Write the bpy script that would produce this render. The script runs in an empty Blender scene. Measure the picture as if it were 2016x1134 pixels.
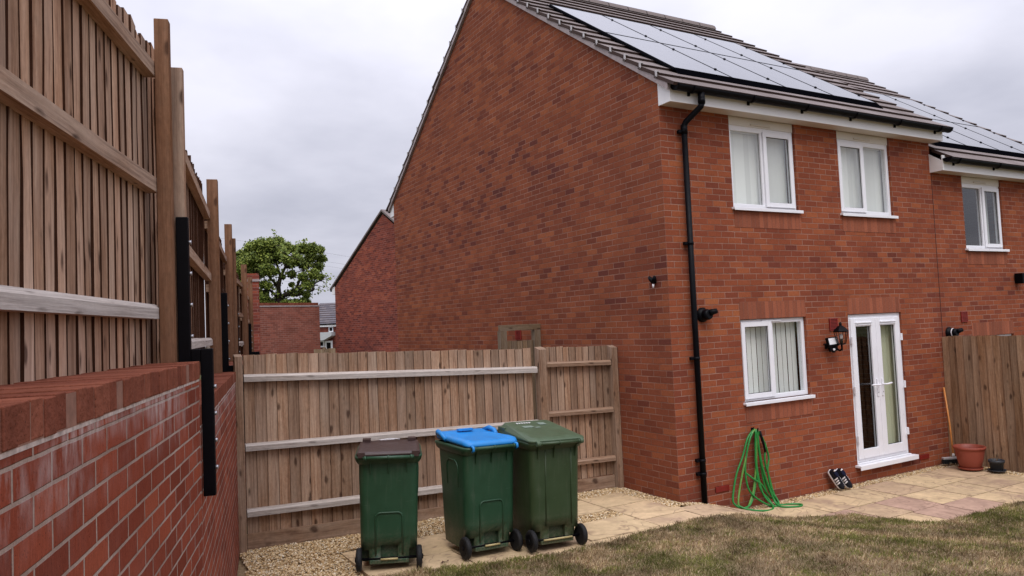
import bpy, bmesh, math, random
import numpy as np
from mathutils import Vector, Matrix
R = math.radians
rnd = random.Random(7)
S = bpy.context.scene
COL = S.collection

# ------------------------------------------------------------------ camera
cam = bpy.data.cameras.new('camera'); co = bpy.data.objects.new('camera', cam); COL.objects.link(co)
CAM = Vector((-5.8745, -6.6071, 2.1081))
M3 = Matrix(((0.8680958, 0.0129337, -0.4962281), (-0.4944851, -0.0651131, -0.8667437), (-0.0435212, 0.9977941, -0.0501289)))
ROT = Matrix(((0.8680958, -0.4944851, -0.0435212), (0.0129337, -0.0651131, 0.9977941), (-0.4962281, -0.8667437, -0.0501289))).transposed()
co.matrix_world = Matrix.Translation(CAM) @ ROT.to_4x4()
cam.sensor_width = 36; cam.lens = 36 * 1466.57 / 2016; cam.clip_end = 2000; cam.clip_start = 0.05
S.camera = co
# ------------------------------------------------------------------ world, sun, exposure
SUN_EL, SUN_AZ = R(52), R(205)        # azimuth clockwise from +Y
w = bpy.data.worlds.new('World'); S.world = w; w.use_nodes = True
wn, wl = w.node_tree.nodes, w.node_tree.links
bg = wn['Background']; bg.inputs[1].default_value = 0.1
sky = wn.new('ShaderNodeTexSky'); sky.sky_type = 'NISHITA'; sky.sun_disc = False
sky.sun_elevation = SUN_EL; sky.sun_rotation = SUN_AZ; sky.air_density = 1.0; sky.dust_density = 3.0
tc = wn.new('ShaderNodeTexCoord'); sp = wn.new('ShaderNodeSeparateXYZ'); wl.new(tc.outputs['Generated'], sp.inputs[0])
def wmath(op, a, b=None, clamp=False):
    m = wn.new('ShaderNodeMath'); m.operation = op; m.use_clamp = clamp
    for i, v in enumerate((a, b)):
        if v is None: continue
        if isinstance(v, (int, float)): m.inputs[i].default_value = v
        else: wl.new(v, m.inputs[i])
    return m.outputs[0]
zz = wmath('ADD', wmath('MAXIMUM', sp.outputs[2], 0.0), 0.22)
cv = wn.new('ShaderNodeCombineXYZ')
wl.new(wmath('DIVIDE', sp.outputs[0], zz), cv.inputs[0]); wl.new(wmath('DIVIDE', sp.outputs[1], zz), cv.inputs[1])
n1 = wn.new('ShaderNodeTexNoise'); n1.inputs['Scale'].default_value = 0.75; n1.inputs['Detail'].default_value = 6; n1.inputs['Roughness'].default_value = 0.52
wl.new(cv.outputs[0], n1.inputs['Vector'])
cr = wn.new('ShaderNodeValToRGB'); wl.new(n1.outputs[0], cr.inputs[0])
cr.color_ramp.elements[0].position = 0.36; cr.color_ramp.elements[0].color = (4.9, 4.98, 5.95, 1)
cr.color_ramp.elements[1].position = 0.60; cr.color_ramp.elements[1].color = (7.9, 7.85, 8.9, 1)
# a real overcast sky is about three times as bright overhead as at the horizon
zen = wmath('ADD', 1.0, wmath('MULTIPLY', wmath('POWER', wmath('MAXIMUM', sp.outputs[2], 0.0), 2.0), 2.6))
vm = wn.new('ShaderNodeVectorMath'); vm.operation = 'SCALE'; wl.new(cr.outputs[0], vm.inputs[0]); wl.new(zen, vm.inputs[3])
mx = wn.new('ShaderNodeMix'); mx.data_type = 'RGBA'; mx.inputs[0].default_value = 0.93
wl.new(sky.outputs[0], mx.inputs[6]); wl.new(vm.outputs[0], mx.inputs[7]); wl.new(mx.outputs[2], bg.inputs[0])
sd = bpy.data.lights.new('sun', 'SUN'); so = bpy.data.objects.new('sun', sd); COL.objects.link(so)
sd.energy = 1.3; sd.angle = R(25); sd.color = (1.0, 0.96, 0.9)
so.rotation_euler = Vector((-math.sin(SUN_AZ) * math.cos(SUN_EL), -math.cos(SUN_AZ) * math.cos(SUN_EL), -math.sin(SUN_EL))).to_track_quat('-Z', 'Y').to_euler()
S.view_settings.view_transform = 'Standard'; S.view_settings.look = 'None'; S.view_settings.exposure = 0.0; S.view_settings.gamma = 1.0
S.view_settings.use_curve_mapping = False
S.cycles.max_bounces = 8; S.cycles.transparent_max_bounces = 12

# ------------------------------------------------------------------ material helpers
class NT:
    def __init__(s, name, rough=0.7, spec=0.5):
        s.m = bpy.data.materials.new(name); s.m.use_nodes = True
        s.t = s.m.node_tree; s.b = s.t.nodes['Principled BSDF']
        s.b.inputs['Roughness'].default_value = rough; s.b.inputs['Specular IOR Level'].default_value = spec
    def put(s, sock, v):
        if isinstance(v, bpy.types.NodeSocket): s.t.links.new(v, sock)
        elif isinstance(v, tuple) and len(v) == 3 and sock.type == 'RGBA': sock.default_value = (*v, 1)
        else: sock.default_value = v
    def n(s, typ, props=None, **ins):
        nd = s.t.nodes.new('ShaderNode' + typ)
        for k, v in (props or {}).items(): setattr(nd, k, v)
        for k, v in ins.items():
            key = int(k[1:]) if k[0] == '_' else k.replace('__', ' ')
            s.put(nd.inputs[key], v)
        return nd
    def uv(s): return s.n('UVMap').outputs[0]
    def obj(s): return s.n('TexCoord').outputs['Object']
    def geo(s): return s.n('NewGeometry')
    def map(s, v, scale=(1, 1, 1), loc=(0, 0, 0), rot=(0, 0, 0)):
        return s.n('Mapping', Vector=v, Scale=scale, Location=loc, Rotation=rot).outputs[0]
    def noise(s, v, scale, detail=3, rough=0.55, dist=0.0):
        return s.n('TexNoise', Vector=v, Scale=scale, Detail=detail, Roughness=rough, Distortion=dist).outputs[0]
    def math(s, op, a, b=0.0, c=None, clamp=False):
        nd = s.n('Math', {'operation': op, 'use_clamp': clamp}, _0=a, _1=b)
        if c is not None: s.put(nd.inputs[2], c)
        return nd.outputs[0]
    def rng(s, v, a, b, c, d):
        return s.n('MapRange', Value=v, From__Min=a, From__Max=b, To__Min=c, To__Max=d).outputs[0]
    def ramp(s, v, stops, interp='LINEAR'):
        nd = s.n('ValToRGB', Fac=v); r = nd.color_ramp; r.interpolation = interp
        while len(r.elements) < len(stops): r.elements.new(0.5)
        for e, (p, c) in zip(r.elements, stops): e.position = p; e.color = (*c, 1)
        return nd.outputs[0]
    def mix(s, f, a, b, mode='MIX'):
        nd = s.n('Mix', {'data_type': 'RGBA', 'blend_type': mode}); s.put(nd.inputs[0], f); s.put(nd.inputs[6], a); s.put(nd.inputs[7], b)
        return nd.outputs[2]
    def sep(s, v): return s.n('SeparateXYZ', Vector=v).outputs
    def comb(s, x, y, z=0.0): return s.n('CombineXYZ', X=x, Y=y, Z=z).outputs[0]
    def vadd(s, a, b): return s.n('VectorMath', {'operation': 'ADD'}, _0=a, _1=b).outputs[0]
    def vscale(s, v, f): return s.n('VectorMath', {'operation': 'SCALE'}, _0=v, Scale=f).outputs[0]
    def gain(s, col, f): return s.mix(1.0, col, s.comb(f, f, f), 'MULTIPLY')
    def col(s, c): s.put(s.b.inputs['Base Color'], c); return s
    def rough(s, c): s.put(s.b.inputs['Roughness'], c); return s
    def bump(s, h, dist=0.003, strength=1.0):
        nd = s.n('Bump', Height=h, Distance=dist, Strength=strength); s.t.links.new(nd.outputs[0], s.b.inputs['Normal']); return s

def plain(name, c, rough=0.5, spec=0.5, var=0.12, scale=20, bump=0.0):
    t = NT(name, rough, spec); nz = t.noise(t.obj(), scale, 4)
    t.col(t.gain(c, t.rng(nz, 0.25, 0.75, 1 - var, 1 + var)))
    t.rough(t.rng(nz, 0.3, 0.7, max(0, rough - 0.08), min(1, rough + 0.08)))
    if bump: t.bump(nz, bump)
    return t.m

BRICKS = [(.0, (.150, .045, .032)), (.06, (.172, .050, .033)), (.15, (.210, .059, .034)), (.50, (.243, .069, .035)), (.80, (.272, .081, .038)), (.95, (.308, .100, .043)), (1.0, (.330, .112, .048))]
def brick(name, stops=BRICKS, mortar=(.33, .185, .138), mortar2=(.20, .097, .070), offset=0.5, seed=0.0, size=.0056, band=.12, grain=1.0, white=0.0):
    t = NT(name, 0.9, 0.03); uv = t.uv()
    big = t.noise(uv, 1.7, 3)
    wob = t.n('TexNoise', Vector=uv, Scale=9.0, Detail=2.0).outputs[1]
    wv = t.vscale(t.vadd(wob, (-.5, -.5, -.5)), .006)
    v2 = t.vadd(t.vadd(uv, wv), (seed * .225, 0.0, 0.0))
    b = t.n('TexBrick', {'offset': offset, 'offset_frequency': 2, 'squash': 1.0}, Vector=v2, Color1=(0, 0, 0), Color2=(1, 1, 1), Mortar=(.5, .5, .5),
            Scale=1.0, Mortar__Size=size, Mortar__Smooth=.35, Bias=0.0, Brick__Width=.225, Row__Height=.075)
    tint = t.sep(b.outputs[0])[0]
    bands = t.noise(t.map(uv, (.16, .55, 1), (seed * 3.1, seed + .35, 0)), 1.0, 2, .5)
    tt = t.math('ADD', t.math('MULTIPLY', t.math('ADD', t.math('MULTIPLY', tint, .80), .10), 1.0), t.rng(bands, .34, .66, -band, band * .9), clamp=True)
    c = t.gain(t.ramp(tt, stops), t.rng(tint, 0, 1, .93, 1.07))
    drag = t.noise(t.map(uv, (130, 22, 1)), 1.0, 3, .6)
    fine = t.noise(uv, 160, 3, .65)
    c = t.gain(c, t.math('MULTIPLY', t.rng(drag, .3, .7, 1 - .16 * grain, 1 + .16 * grain), t.rng(fine, .25, .75, .86, 1.14)))
    pit = t.n('TexVoronoi', Vector=uv, Scale=62.0).outputs[0]
    c = t.mix(t.math('MULTIPLY', t.math('LESS_THAN', pit, .13), .55 * grain), c, (.03, .012, .010))
    mcol = t.mix(t.rng(t.noise(uv, 2.3, 4), .38, .62, 0, 1), mortar2, mortar)
    c = t.mix(b.outputs[1], c, t.gain(mcol, t.rng(t.noise(uv, 90, 2), .3, .7, .85, 1.15)))
    c = t.gain(c, t.rng(big, .3, .7, .92, 1.07))
    if white:   # lime bloom running down below the coping: a stain of the wall itself
        vv = t.sep(uv)[1]
        st = t.noise(t.map(uv, (15, 4.2, 1)), 1.0, 5, .7)
        st2 = t.noise(t.map(uv, (1.3, 3.0, 1)), 1.0, 3, .6)
        f = t.math('MULTIPLY', t.math('MULTIPLY', t.rng(st, .40, .66, 0, 1), t.rng(st2, .40, .58, .05, 1)), t.rng(vv, white - .26, white - .03, .04, .85), clamp=True)
        c = t.mix(f, c, (.55, .46, .44))
    t.col(c)
    h = t.math('ADD', t.math('MULTIPLY', b.outputs[1], -1.0), t.math('ADD', t.math('MULTIPLY', fine, .25), t.math('MULTIPLY', drag, .25 * grain)))
    t.bump(h, .004, .8)
    return t.m

def wood(name, dark, mid, light, grey=(.23, .19, .165), greyamt=.35, knots=1.0):
    t = NT(name, 0.9, 0.04); uv = t.uv(); isl = t.geo().outputs['Random Per Island']
    off = t.comb(t.math('MULTIPLY', isl, 31.7), t.math('MULTIPLY', isl, 17.3), isl)
    v = t.vadd(uv, off)
    warp = t.noise(t.map(v, (1.2, 5, 1)), 1.0, 2)
    v2 = t.vadd(v, t.comb(0.0, t.math('MULTIPLY', warp, .045), 0.0))
    g = t.noise(t.map(v2, (2.2, 60, 1)), 1.0, 5, .62, .5)
    g2 = t.noise(t.map(v2, (.8, 16, 1)), 1.0, 3, .5)
    c = t.ramp(t.math('ADD', t.math('MULTIPLY', g, .6), t.math('MULTIPLY', g2, .4)), [(.30, dark), (.48, mid), (.68, light)])
    mo = t.noise(t.map(v, (22, 46, 1)), 1.0, 5, .7)
    c = t.gain(c, t.rng(mo, .28, .72, .78, 1.22))
    pk = t.noise(t.map(v, (.9, 2.5, 1)), 1.0, 3)
    c = t.mix(t.math('MULTIPLY', t.rng(pk, .40, .62, 0, 1), greyamt), c, t.gain(grey, t.rng(g, .3, .7, .75, 1.2)))
    c = t.gain(c, t.rng(isl, 0, 1, .74, 1.24))
    isl2 = t.math('FRACT', t.math('MULTIPLY', isl, 77.7))
    c = t.mix(t.math('MULTIPLY', isl2, .35), c, t.mix(1.0, c, (1.16, .92, .76), 'MULTIPLY'))
    # knots: sparse ovals stretched with the grain
    kv = t.map(v, (4.6, 12.0, 1))
    vo = t.n('TexVoronoi', Vector=t.vadd(kv, t.vscale(t.n('TexNoise', Vector=kv, Scale=2.0).outputs[1], .25)), Scale=1.0, Randomness=1.0)
    rare = t.math('GREATER_THAN', t.sep(vo.outputs[1])[0], .52)
    k = t.math('MULTIPLY', t.rng(vo.outputs[0], .12, .26, 1, 0), t.math('MULTIPLY', rare, .78 * knots), clamp=True)
    c = t.mix(k, c, (.040, .020, .014))
    st = t.noise(t.map(v, (.7, 34, 1)), 1.0, 4, .7)
    c = t.mix(t.rng(st, .60, .74, 0, .45), c, dark)
    t.col(c); t.bump(t.math('ADD', g, t.math('MULTIPLY', k, -.8)), .0028, .8)
    return t.m

M = {}
M['brick'] = brick('house_brick')
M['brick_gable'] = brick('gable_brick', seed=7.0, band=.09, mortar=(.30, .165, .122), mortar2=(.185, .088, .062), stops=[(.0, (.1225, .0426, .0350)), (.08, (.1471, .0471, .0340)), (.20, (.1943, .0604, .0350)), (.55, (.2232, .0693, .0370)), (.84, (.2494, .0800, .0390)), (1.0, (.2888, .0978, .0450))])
M['soldier'] = brick('soldier_brick', offset=0.0, band=.1, size=.003, mortar=(.24, .12, .09), mortar2=(.16, .066, .048), stops=[(0, (.2240, .0762, .0460)), (.5, (.2800, .0941, .0540)), (1, (.3360, .1120, .0620))])
WST = [(0, (.1750, .0429, .0257)), (.4, (.2223, .0536, .0308)), (.75, (.2601, .0643, .0351)), (1, (.2838, .0799, .0428))]
M['wallbrick'] = brick('garden_wall_brick', stops=WST, mortar=(.37, .285, .24), mortar2=(.255, .175, .14), size=.0060, band=.14, seed=3, white=1.92)
M['coping'] = brick('coping_brick', stops=[(0, (.10, .028, .018)), (1, (.15, .045, .028))], mortar=(.17, .085, .06), mortar2=(.12, .05, .035), offset=0.0, band=.1, size=.0022, grain=.7)
M['farbrick'] = brick('far_brick', seed=12, mortar=(.33, .18, .15), mortar2=(.20, .10, .08), band=.32, stops=[(0, (.12, .036, .030)), (.4, (.18, .050, .036)), (.8, (.235, .062, .040)), (1, (.28, .08, .046))])
M['farwall'] = brick('screen_wall_brick', seed=5, mortar=(.36, .235, .20), mortar2=(.26, .14, .115), band=.2, stops=[(0, (.21, .076, .055)), (1, (.31, .112, .078))])
M['wood_left'] = wood('tall_fence_wood', (.11, .048, .024), (.325, .197, .127), (.47, .33, .238), grey=(.46, .365, .30), greyamt=.42)
M['wood_edge'] = plain('unfaded_board_edge', (.055, .024, .014), .9, .1, .3, 30)
M['wood_post'] = wood('post_wood', (.115, .050, .024), (.20, .096, .050), (.275, .146, .084), greyamt=.12, knots=.9)
M['wood_cross'] = wood('low_fence_wood', (.11, .05, .027), (.275, .168, .107), (.39, .275, .193), grey=(.37, .30, .245), greyamt=.36)
M['wood_grey'] = wood('weathered_rail_wood', (.20, .155, .13), (.40, .345, .305), (.54, .485, .44), grey=(.52, .48, .45), greyamt=.6, knots=.6)
M['wood_right'] = wood('boundary_fence_wood', (.11, .053, .026), (.24, .14, .080), (.34, .225, .142), grey=(.32, .25, .19), greyamt=.3)
M['wood_gate'] = wood('gate_wood', (.12, .07, .04), (.20, .14, .085), (.27, .20, .135), grey=(.24, .21, .175), greyamt=.4)
M['upvc'] = plain('white_upvc', (.80, .80, .83), .35, .5, .03, 6)
M['fascia'] = plain('white_fascia', (.76, .75, .74), .4, .5, .04, 3)
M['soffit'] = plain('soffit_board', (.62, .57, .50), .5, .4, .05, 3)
M['headshade'] = plain('cream_head_shade', (.70, .67, .62), .5, .3, .04, 3)  # soffit shade on the upper window heads, put into the colour
M['blackpl'] = plain('black_plastic', (.0025, .0025, .004), .5, .12, .2, 9)
M['blackm'] = plain('black_painted_metal', (.0025, .0022, .0035), .55, .10, .2, 12)
M['rubber'] = plain('black_rubber', (.010, .010, .011), .7, .3, .2, 30)
M['galv'] = plain('galvanised_steel', (.36, .36, .38), .35, .5, .1, 40); M['galv'].node_tree.nodes['Principled BSDF'].inputs['Metallic'].default_value = .8
M['vent'] = plain('red_plastic_vent', (.22, .018, .012), .5, .4, .1, 40)
M['ventdark'] = plain('dark_slot', (.03, .006, .006), .8, .2)
M['undercloak'] = plain('verge_mortar', (.34, .29, .285), .9, .2, .15, 18, .002)
M['clip'] = plain('verge_clip_grey', (.45, .43, .43), .5)
M['dark'] = plain('room_dark', (.012, .010, .010), .9, .1)
M['flash'] = plain('black_flashing', (.002, .002, .003), 1.0, 0.0)

def tiles_mat(name, c0, c1):
    t = NT(name, .75, .15); uv = t.uv(); isl = t.geo().outputs['Random Per Island']
    b = t.n('TexBrick', {'offset': .5}, Vector=uv, Color1=(0, 0, 0), Color2=(1, 1, 1), Mortar=(.5, .5, .5), Scale=1.0, Mortar__Size=.003, Mortar__Smooth=.2, Brick__Width=.335, Row__Height=.338)
    c = t.mix(t.sep(b.outputs[0])[0], c0, c1)
    c = t.gain(c, t.math('MULTIPLY', t.rng(t.noise(uv, 40, 4, .7), .3, .7, .85, 1.15), t.rng(t.noise(uv, 1.6, 4), .3, .7, .9, 1.1)))
    c = t.mix(b.outputs[1], c, (.02, .015, .014)); t.col(c); t.bump(t.noise(uv, 90, 3), .001); return t.m
M['tile'] = tiles_mat('brown_roof_tile', (.155, .125, .115), (.21, .175, .165))
M['tile_edge'] = plain('tile_edge', (.05, .028, .022), .8, .3, .2, 30)
M['fartile'] = tiles_mat('grey_roof_tile', (.09, .085, .10), (.15, .13, .135))

def panel_mat():
    t = NT('solar_glass', .10, .6); uv = t.uv()
    b = t.n('TexBrick', {'offset': 0.0}, Vector=uv, Color1=(.012, .013, .02), Color2=(.016, .017, .026), Mortar=(.03, .03, .035), Scale=1.0, Mortar__Size=.0016, Brick__Width=.158, Row__Height=.158)
    t.col(b.outputs[0]); t.b.inputs['IOR'].default_value = 1.9; t.b.inputs['Coat Weight'].default_value = .25; t.b.inputs['Coat Roughness'].default_value = .04
    t.rough(t.rng(t.noise(uv, 5, 4), .3, .7, .07, .16)); return t.m
M['solar'] = panel_mat()

def glass_mat(name, tint=(.93, .95, .94), f0=.13):
    m = bpy.data.materials.new(name); m.use_nodes = True; t = m.node_tree; t.nodes.remove(t.nodes['Principled BSDF'])
    o = t.nodes['Material Output']; mxs = t.nodes.new('ShaderNodeMixShader'); tr = t.nodes.new('ShaderNodeBsdfTransparent'); gl = t.nodes.new('ShaderNodeBsdfGlossy')
    tr.inputs[0].default_value = (*tint, 1); gl.inputs['Roughness'].default_value = .015
    g_ = t.nodes.new('ShaderNodeNewGeometry'); dt = t.nodes.new('ShaderNodeVectorMath'); dt.operation = 'DOT_PRODUCT'
    t.links.new(g_.outputs['Incoming'], dt.inputs[0]); t.links.new(g_.outputs['Normal'], dt.inputs[1]); prev = dt.outputs['Value']
    for op, a_, b_ in (('ABSOLUTE', None, 0), ('SUBTRACT', 1.0, None), ('POWER', None, 5.0), ('MULTIPLY_ADD', None, 1 - f0)):
        mm = t.nodes.new('ShaderNodeMath'); mm.operation = op
        if op == 'SUBTRACT': mm.inputs[0].default_value = 1.0; t.links.new(prev, mm.inputs[1])
        else:
            t.links.new(prev, mm.inputs[0]); mm.inputs[1].default_value = b_
            if op == 'MULTIPLY_ADD': mm.inputs[2].default_value = f0
        prev = mm.outputs[0]
    t.links.new(prev, mxs.inputs[0]); t.links.new(tr.outputs[0], mxs.inputs[1]); t.links.new(gl.outputs[0], mxs.inputs[2]); t.links.new(mxs.outputs[0], o.inputs[0]); return m
M['glass'] = glass_mat('window_glass')
M['lampglass'] = glass_mat('lantern_glass', (.95, .95, .93), .05)

def blind_mat(name, c):
    t = NT(name, .75, .2); isl = t.geo().outputs['Random Per Island']; t.col(t.gain(c, t.rng(isl, 0, 1, .80, 1.06))); return t.m
M['blind'] = blind_mat('pale_blind_fabric', (.86, .87, .83)); M['curtain'] = blind_mat('sage_curtain', (.62, .64, .46))

def slab_mat(name, stops):
    t = NT(name, .85, .10); uv = t.uv(); isl = t.geo().outputs['Random Per Island']
    p = t.vadd(uv, t.comb(t.math('MULTIPLY', isl, 13.0), t.math('MULTIPLY', isl, 29.0)))
    base = t.ramp(isl, stops)
    n1 = t.noise(p, 2.6, 4, .6, .6); n2 = t.noise(p, 11, 4, .6)
    c = t.gain(base, t.math('MULTIPLY', t.rng(n1, .3, .7, .82, 1.14), t.rng(n2, .3, .7, .88, 1.1)))
    # riven ledges: thin wandering dark lines and purple-brown clouds
    wv = t.noise(p, 1.7, 3, .5, 1.2)
    ridge = t.math('ABSOLUTE', t.math('SUBTRACT', t.math('FRACT', t.math('MULTIPLY', wv, 7.0)), .5))
    msk = t.rng(t.noise(p, 2.2, 2), .38, .52, 0, 1)
    c = t.mix(t.math('MULTIPLY', t.rng(ridge, .0, .12, .62, 0), msk), c, (.20, .125, .09))
    cl = t.noise(p, 1.9, 4, .6)
    c = t.mix(t.rng(cl, .53, .68, 0, .6), c, (.29, .19, .145))
    c = t.mix(t.rng(t.noise(p, 45, 2), .66, .75, 0, .4), c, (.10, .07, .05))
    t.col(c); t.bump(t.math('ADD', t.math('MULTIPLY', wv, 2.0), t.math('MULTIPLY', n2, .4)), .006, .8); return t.m
M['slab'] = slab_mat('buff_riven_paving', [(0, (.47, .335, .215)), (.3, (.55, .41, .245)), (.7, (.585, .43, .255)), (1, (.53, .38, .25))])
M['slab_pink'] = slab_mat('plum_riven_paving', [(0, (.40, .262, .195)), (1, (.435, .29, .215))])
def soil(name, a, b, sc=8):
    t = NT(name, .95, .1); v = t.obj(); t.col(t.mix(t.rng(t.noise(v, sc, 6, .7), .35, .65, 0, 1), a, b)); t.bump(t.noise(v, 40, 4), .01); return t.m
M['bed'] = soil('gravel_bed', (.18, .125, .07), (.32, .23, .13), 30)
M['joint'] = soil('paving_joint', (.09, .065, .045), (.20, .145, .10), 20)
M['earth'] = soil('earth', (.06, .05, .025), (.09, .10, .035), 2)
def lawn_mat():
    t = NT('lawn_thatch', .95, .1); v = t.obj(); gp = t.rng(t.noise(v, 1.5, 4, .6), .45, .64, 0, 1)
    c = t.mix(t.rng(t.noise(v, 60, 4, .7), .3, .7, 0, 1), (.11, .075, .042), (.29, .215, .13))
    t.col(t.mix(t.math('MULTIPLY', gp, .5), c, (.13, .135, .045))); t.bump(t.noise(v, 70, 4), .012); return t.m
M['lawn'] = lawn_mat()
def blade_mat():
    t = NT('dry_grass', .9, .04); g = t.geo(); isl = g.outputs['Random Per Island']; pos = t.obj()
    gp = t.rng(t.noise(pos, 1.5, 5, .65), .44, .60, .06, .85)
    green = t.math('LESS_THAN', t.math('FRACT', t.math('MULTIPLY', isl, 91.7)), gp)
    br = t.ramp(isl, [(0, (.17, .10, .05)), (.45, (.40, .28, .155)), (1, (.62, .49, .31))])
    gr = t.ramp(isl, [(0, (.10, .112, .026)), (.6, (.215, .22, .06)), (1, (.33, .29, .10))])
    brown2 = t.math('MULTIPLY', t.rng(t.noise(pos, 1.9, 5, .65), .40, .6, .50, 1.20), t.rng(t.noise(pos, 9, 3, .6), .35, .65, .80, 1.15))
    t.col(t.gain(t.mix(green, br, gr), brown2)); return t.m
M['blade'] = blade_mat()
def pebble_mat():
    t = NT('buff_pebble', .8, .12); isl = t.geo().outputs['Random Per Island']
    c = t.ramp(isl, [(0, (.26, .155, .07)), (.25, (.44, .29, .14)), (.6, (.60, .44, .245)), (.85, (.69, .55, .36)), (1, (.76, .68, .54))])
    t.col(t.gain(c, t.rng(t.noise(t.obj(), 90, 3), .3, .7, .8, 1.15))); return t.m
M['pebble'] = pebble_mat()
def leaf_mat():
    t = NT('oak_leaf', .7, .25); isl = t.geo().outputs['Random Per Island']
    t.col(t.ramp(isl, [(0, (.045, .072, .010)), (.5, (.125, .165, .024)), (1, (.23, .265, .045))])); return t.m
M['leaf'] = leaf_mat()
M['bark'] = plain('bark', (.045, .035, .028), .9, .1, .3, 3)
def binmat(name, c):
    t = NT(name, .42, .45); v = t.obj(); n1 = t.noise(v, 6, 5, .65); n2 = t.noise(t.map(v, (30, 30, 3)), 1.0, 4)
    cc = t.gain(c, t.rng(n1, .3, .7, .88, 1.12)); cc = t.mix(t.rng(n2, .55, .75, 0, .16), cc, (.16, .15, .12))
    ge = t.sep(v)[2]; sp_ = t.noise(v, 55, 4, .7); cc = t.mix(t.math('MULTIPLY', t.rng(ge, .05, .38, .55, 0), t.rng(sp_, .42, .62, .1, 1), clamp=True), cc, (.17, .135, .095))
    sc_ = t.noise(t.map(v, (6, 6, 90), (0, 0, 0), (.2, .5, 0)), 1.0, 3, .6); cc = t.mix(t.rng(sc_, .68, .74, 0, .28), cc, (.20, .22, .18))
    t.col(cc); t.rough(t.rng(n1, .3, .7, .36, .52)); t.bump(t.noise(v, 220, 2), .0006); return t.m
M['bin_a'] = binmat('dark_green_plastic', (.015, .055, .025)); M['bin_b'] = binmat('olive_green_plastic', (.031, .055, .021))
M['lid_brown'] = binmat('brown_plastic', (.040, .020, .017)); M['lid_blue'] = binmat('blue_plastic', (.010, .20, .54)); M['lid_green'] = binmat('green_lid_plastic', (.055, .088, .046))
M['hose'] = plain('green_hose', (.014, .20, .035), .4, .5, .15, 60)
M['hosestripe'] = plain('yellow_green_hose', (.10, .25, .04), .4)
M['terra'] = plain('terracotta_plastic', (.26, .055, .032), .55, .4, .1, 10)
M['greypot'] = plain('grey_plastic', (.035, .038, .045), .5, .4, .1, 10)
M['orange'] = plain('orange_handle', (.55, .21, .05), .5)
M['white'] = plain('white_rubber', (.75, .73, .74), .6, .3, .06, 30)
M['shoe'] = plain('black_shoe_fabric', (.010, .010, .016), .8, .2, .3, 60)
M['lining'] = plain('dark_blue_lining', (.010, .012, .03), .9, .1)
M['brass'] = plain('dull_brass_bar', (.42, .34, .16), .45)
M['led'] = plain('floodlight_reflector', (.75, .75, .77), .25, .5, .1, 60)
M['dryleaf'] = plain('dry_leaf', (.10, .045, .03), .8)
M['compost'] = plain('compost', (.05, .025, .02), 1.0, .1, .4, 40)
M['canopy'] = plain('grey_canopy', (.42, .44, .45), .5)
M['cable'] = plain('cable_metal', (.30, .30, .33), .5)

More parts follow.
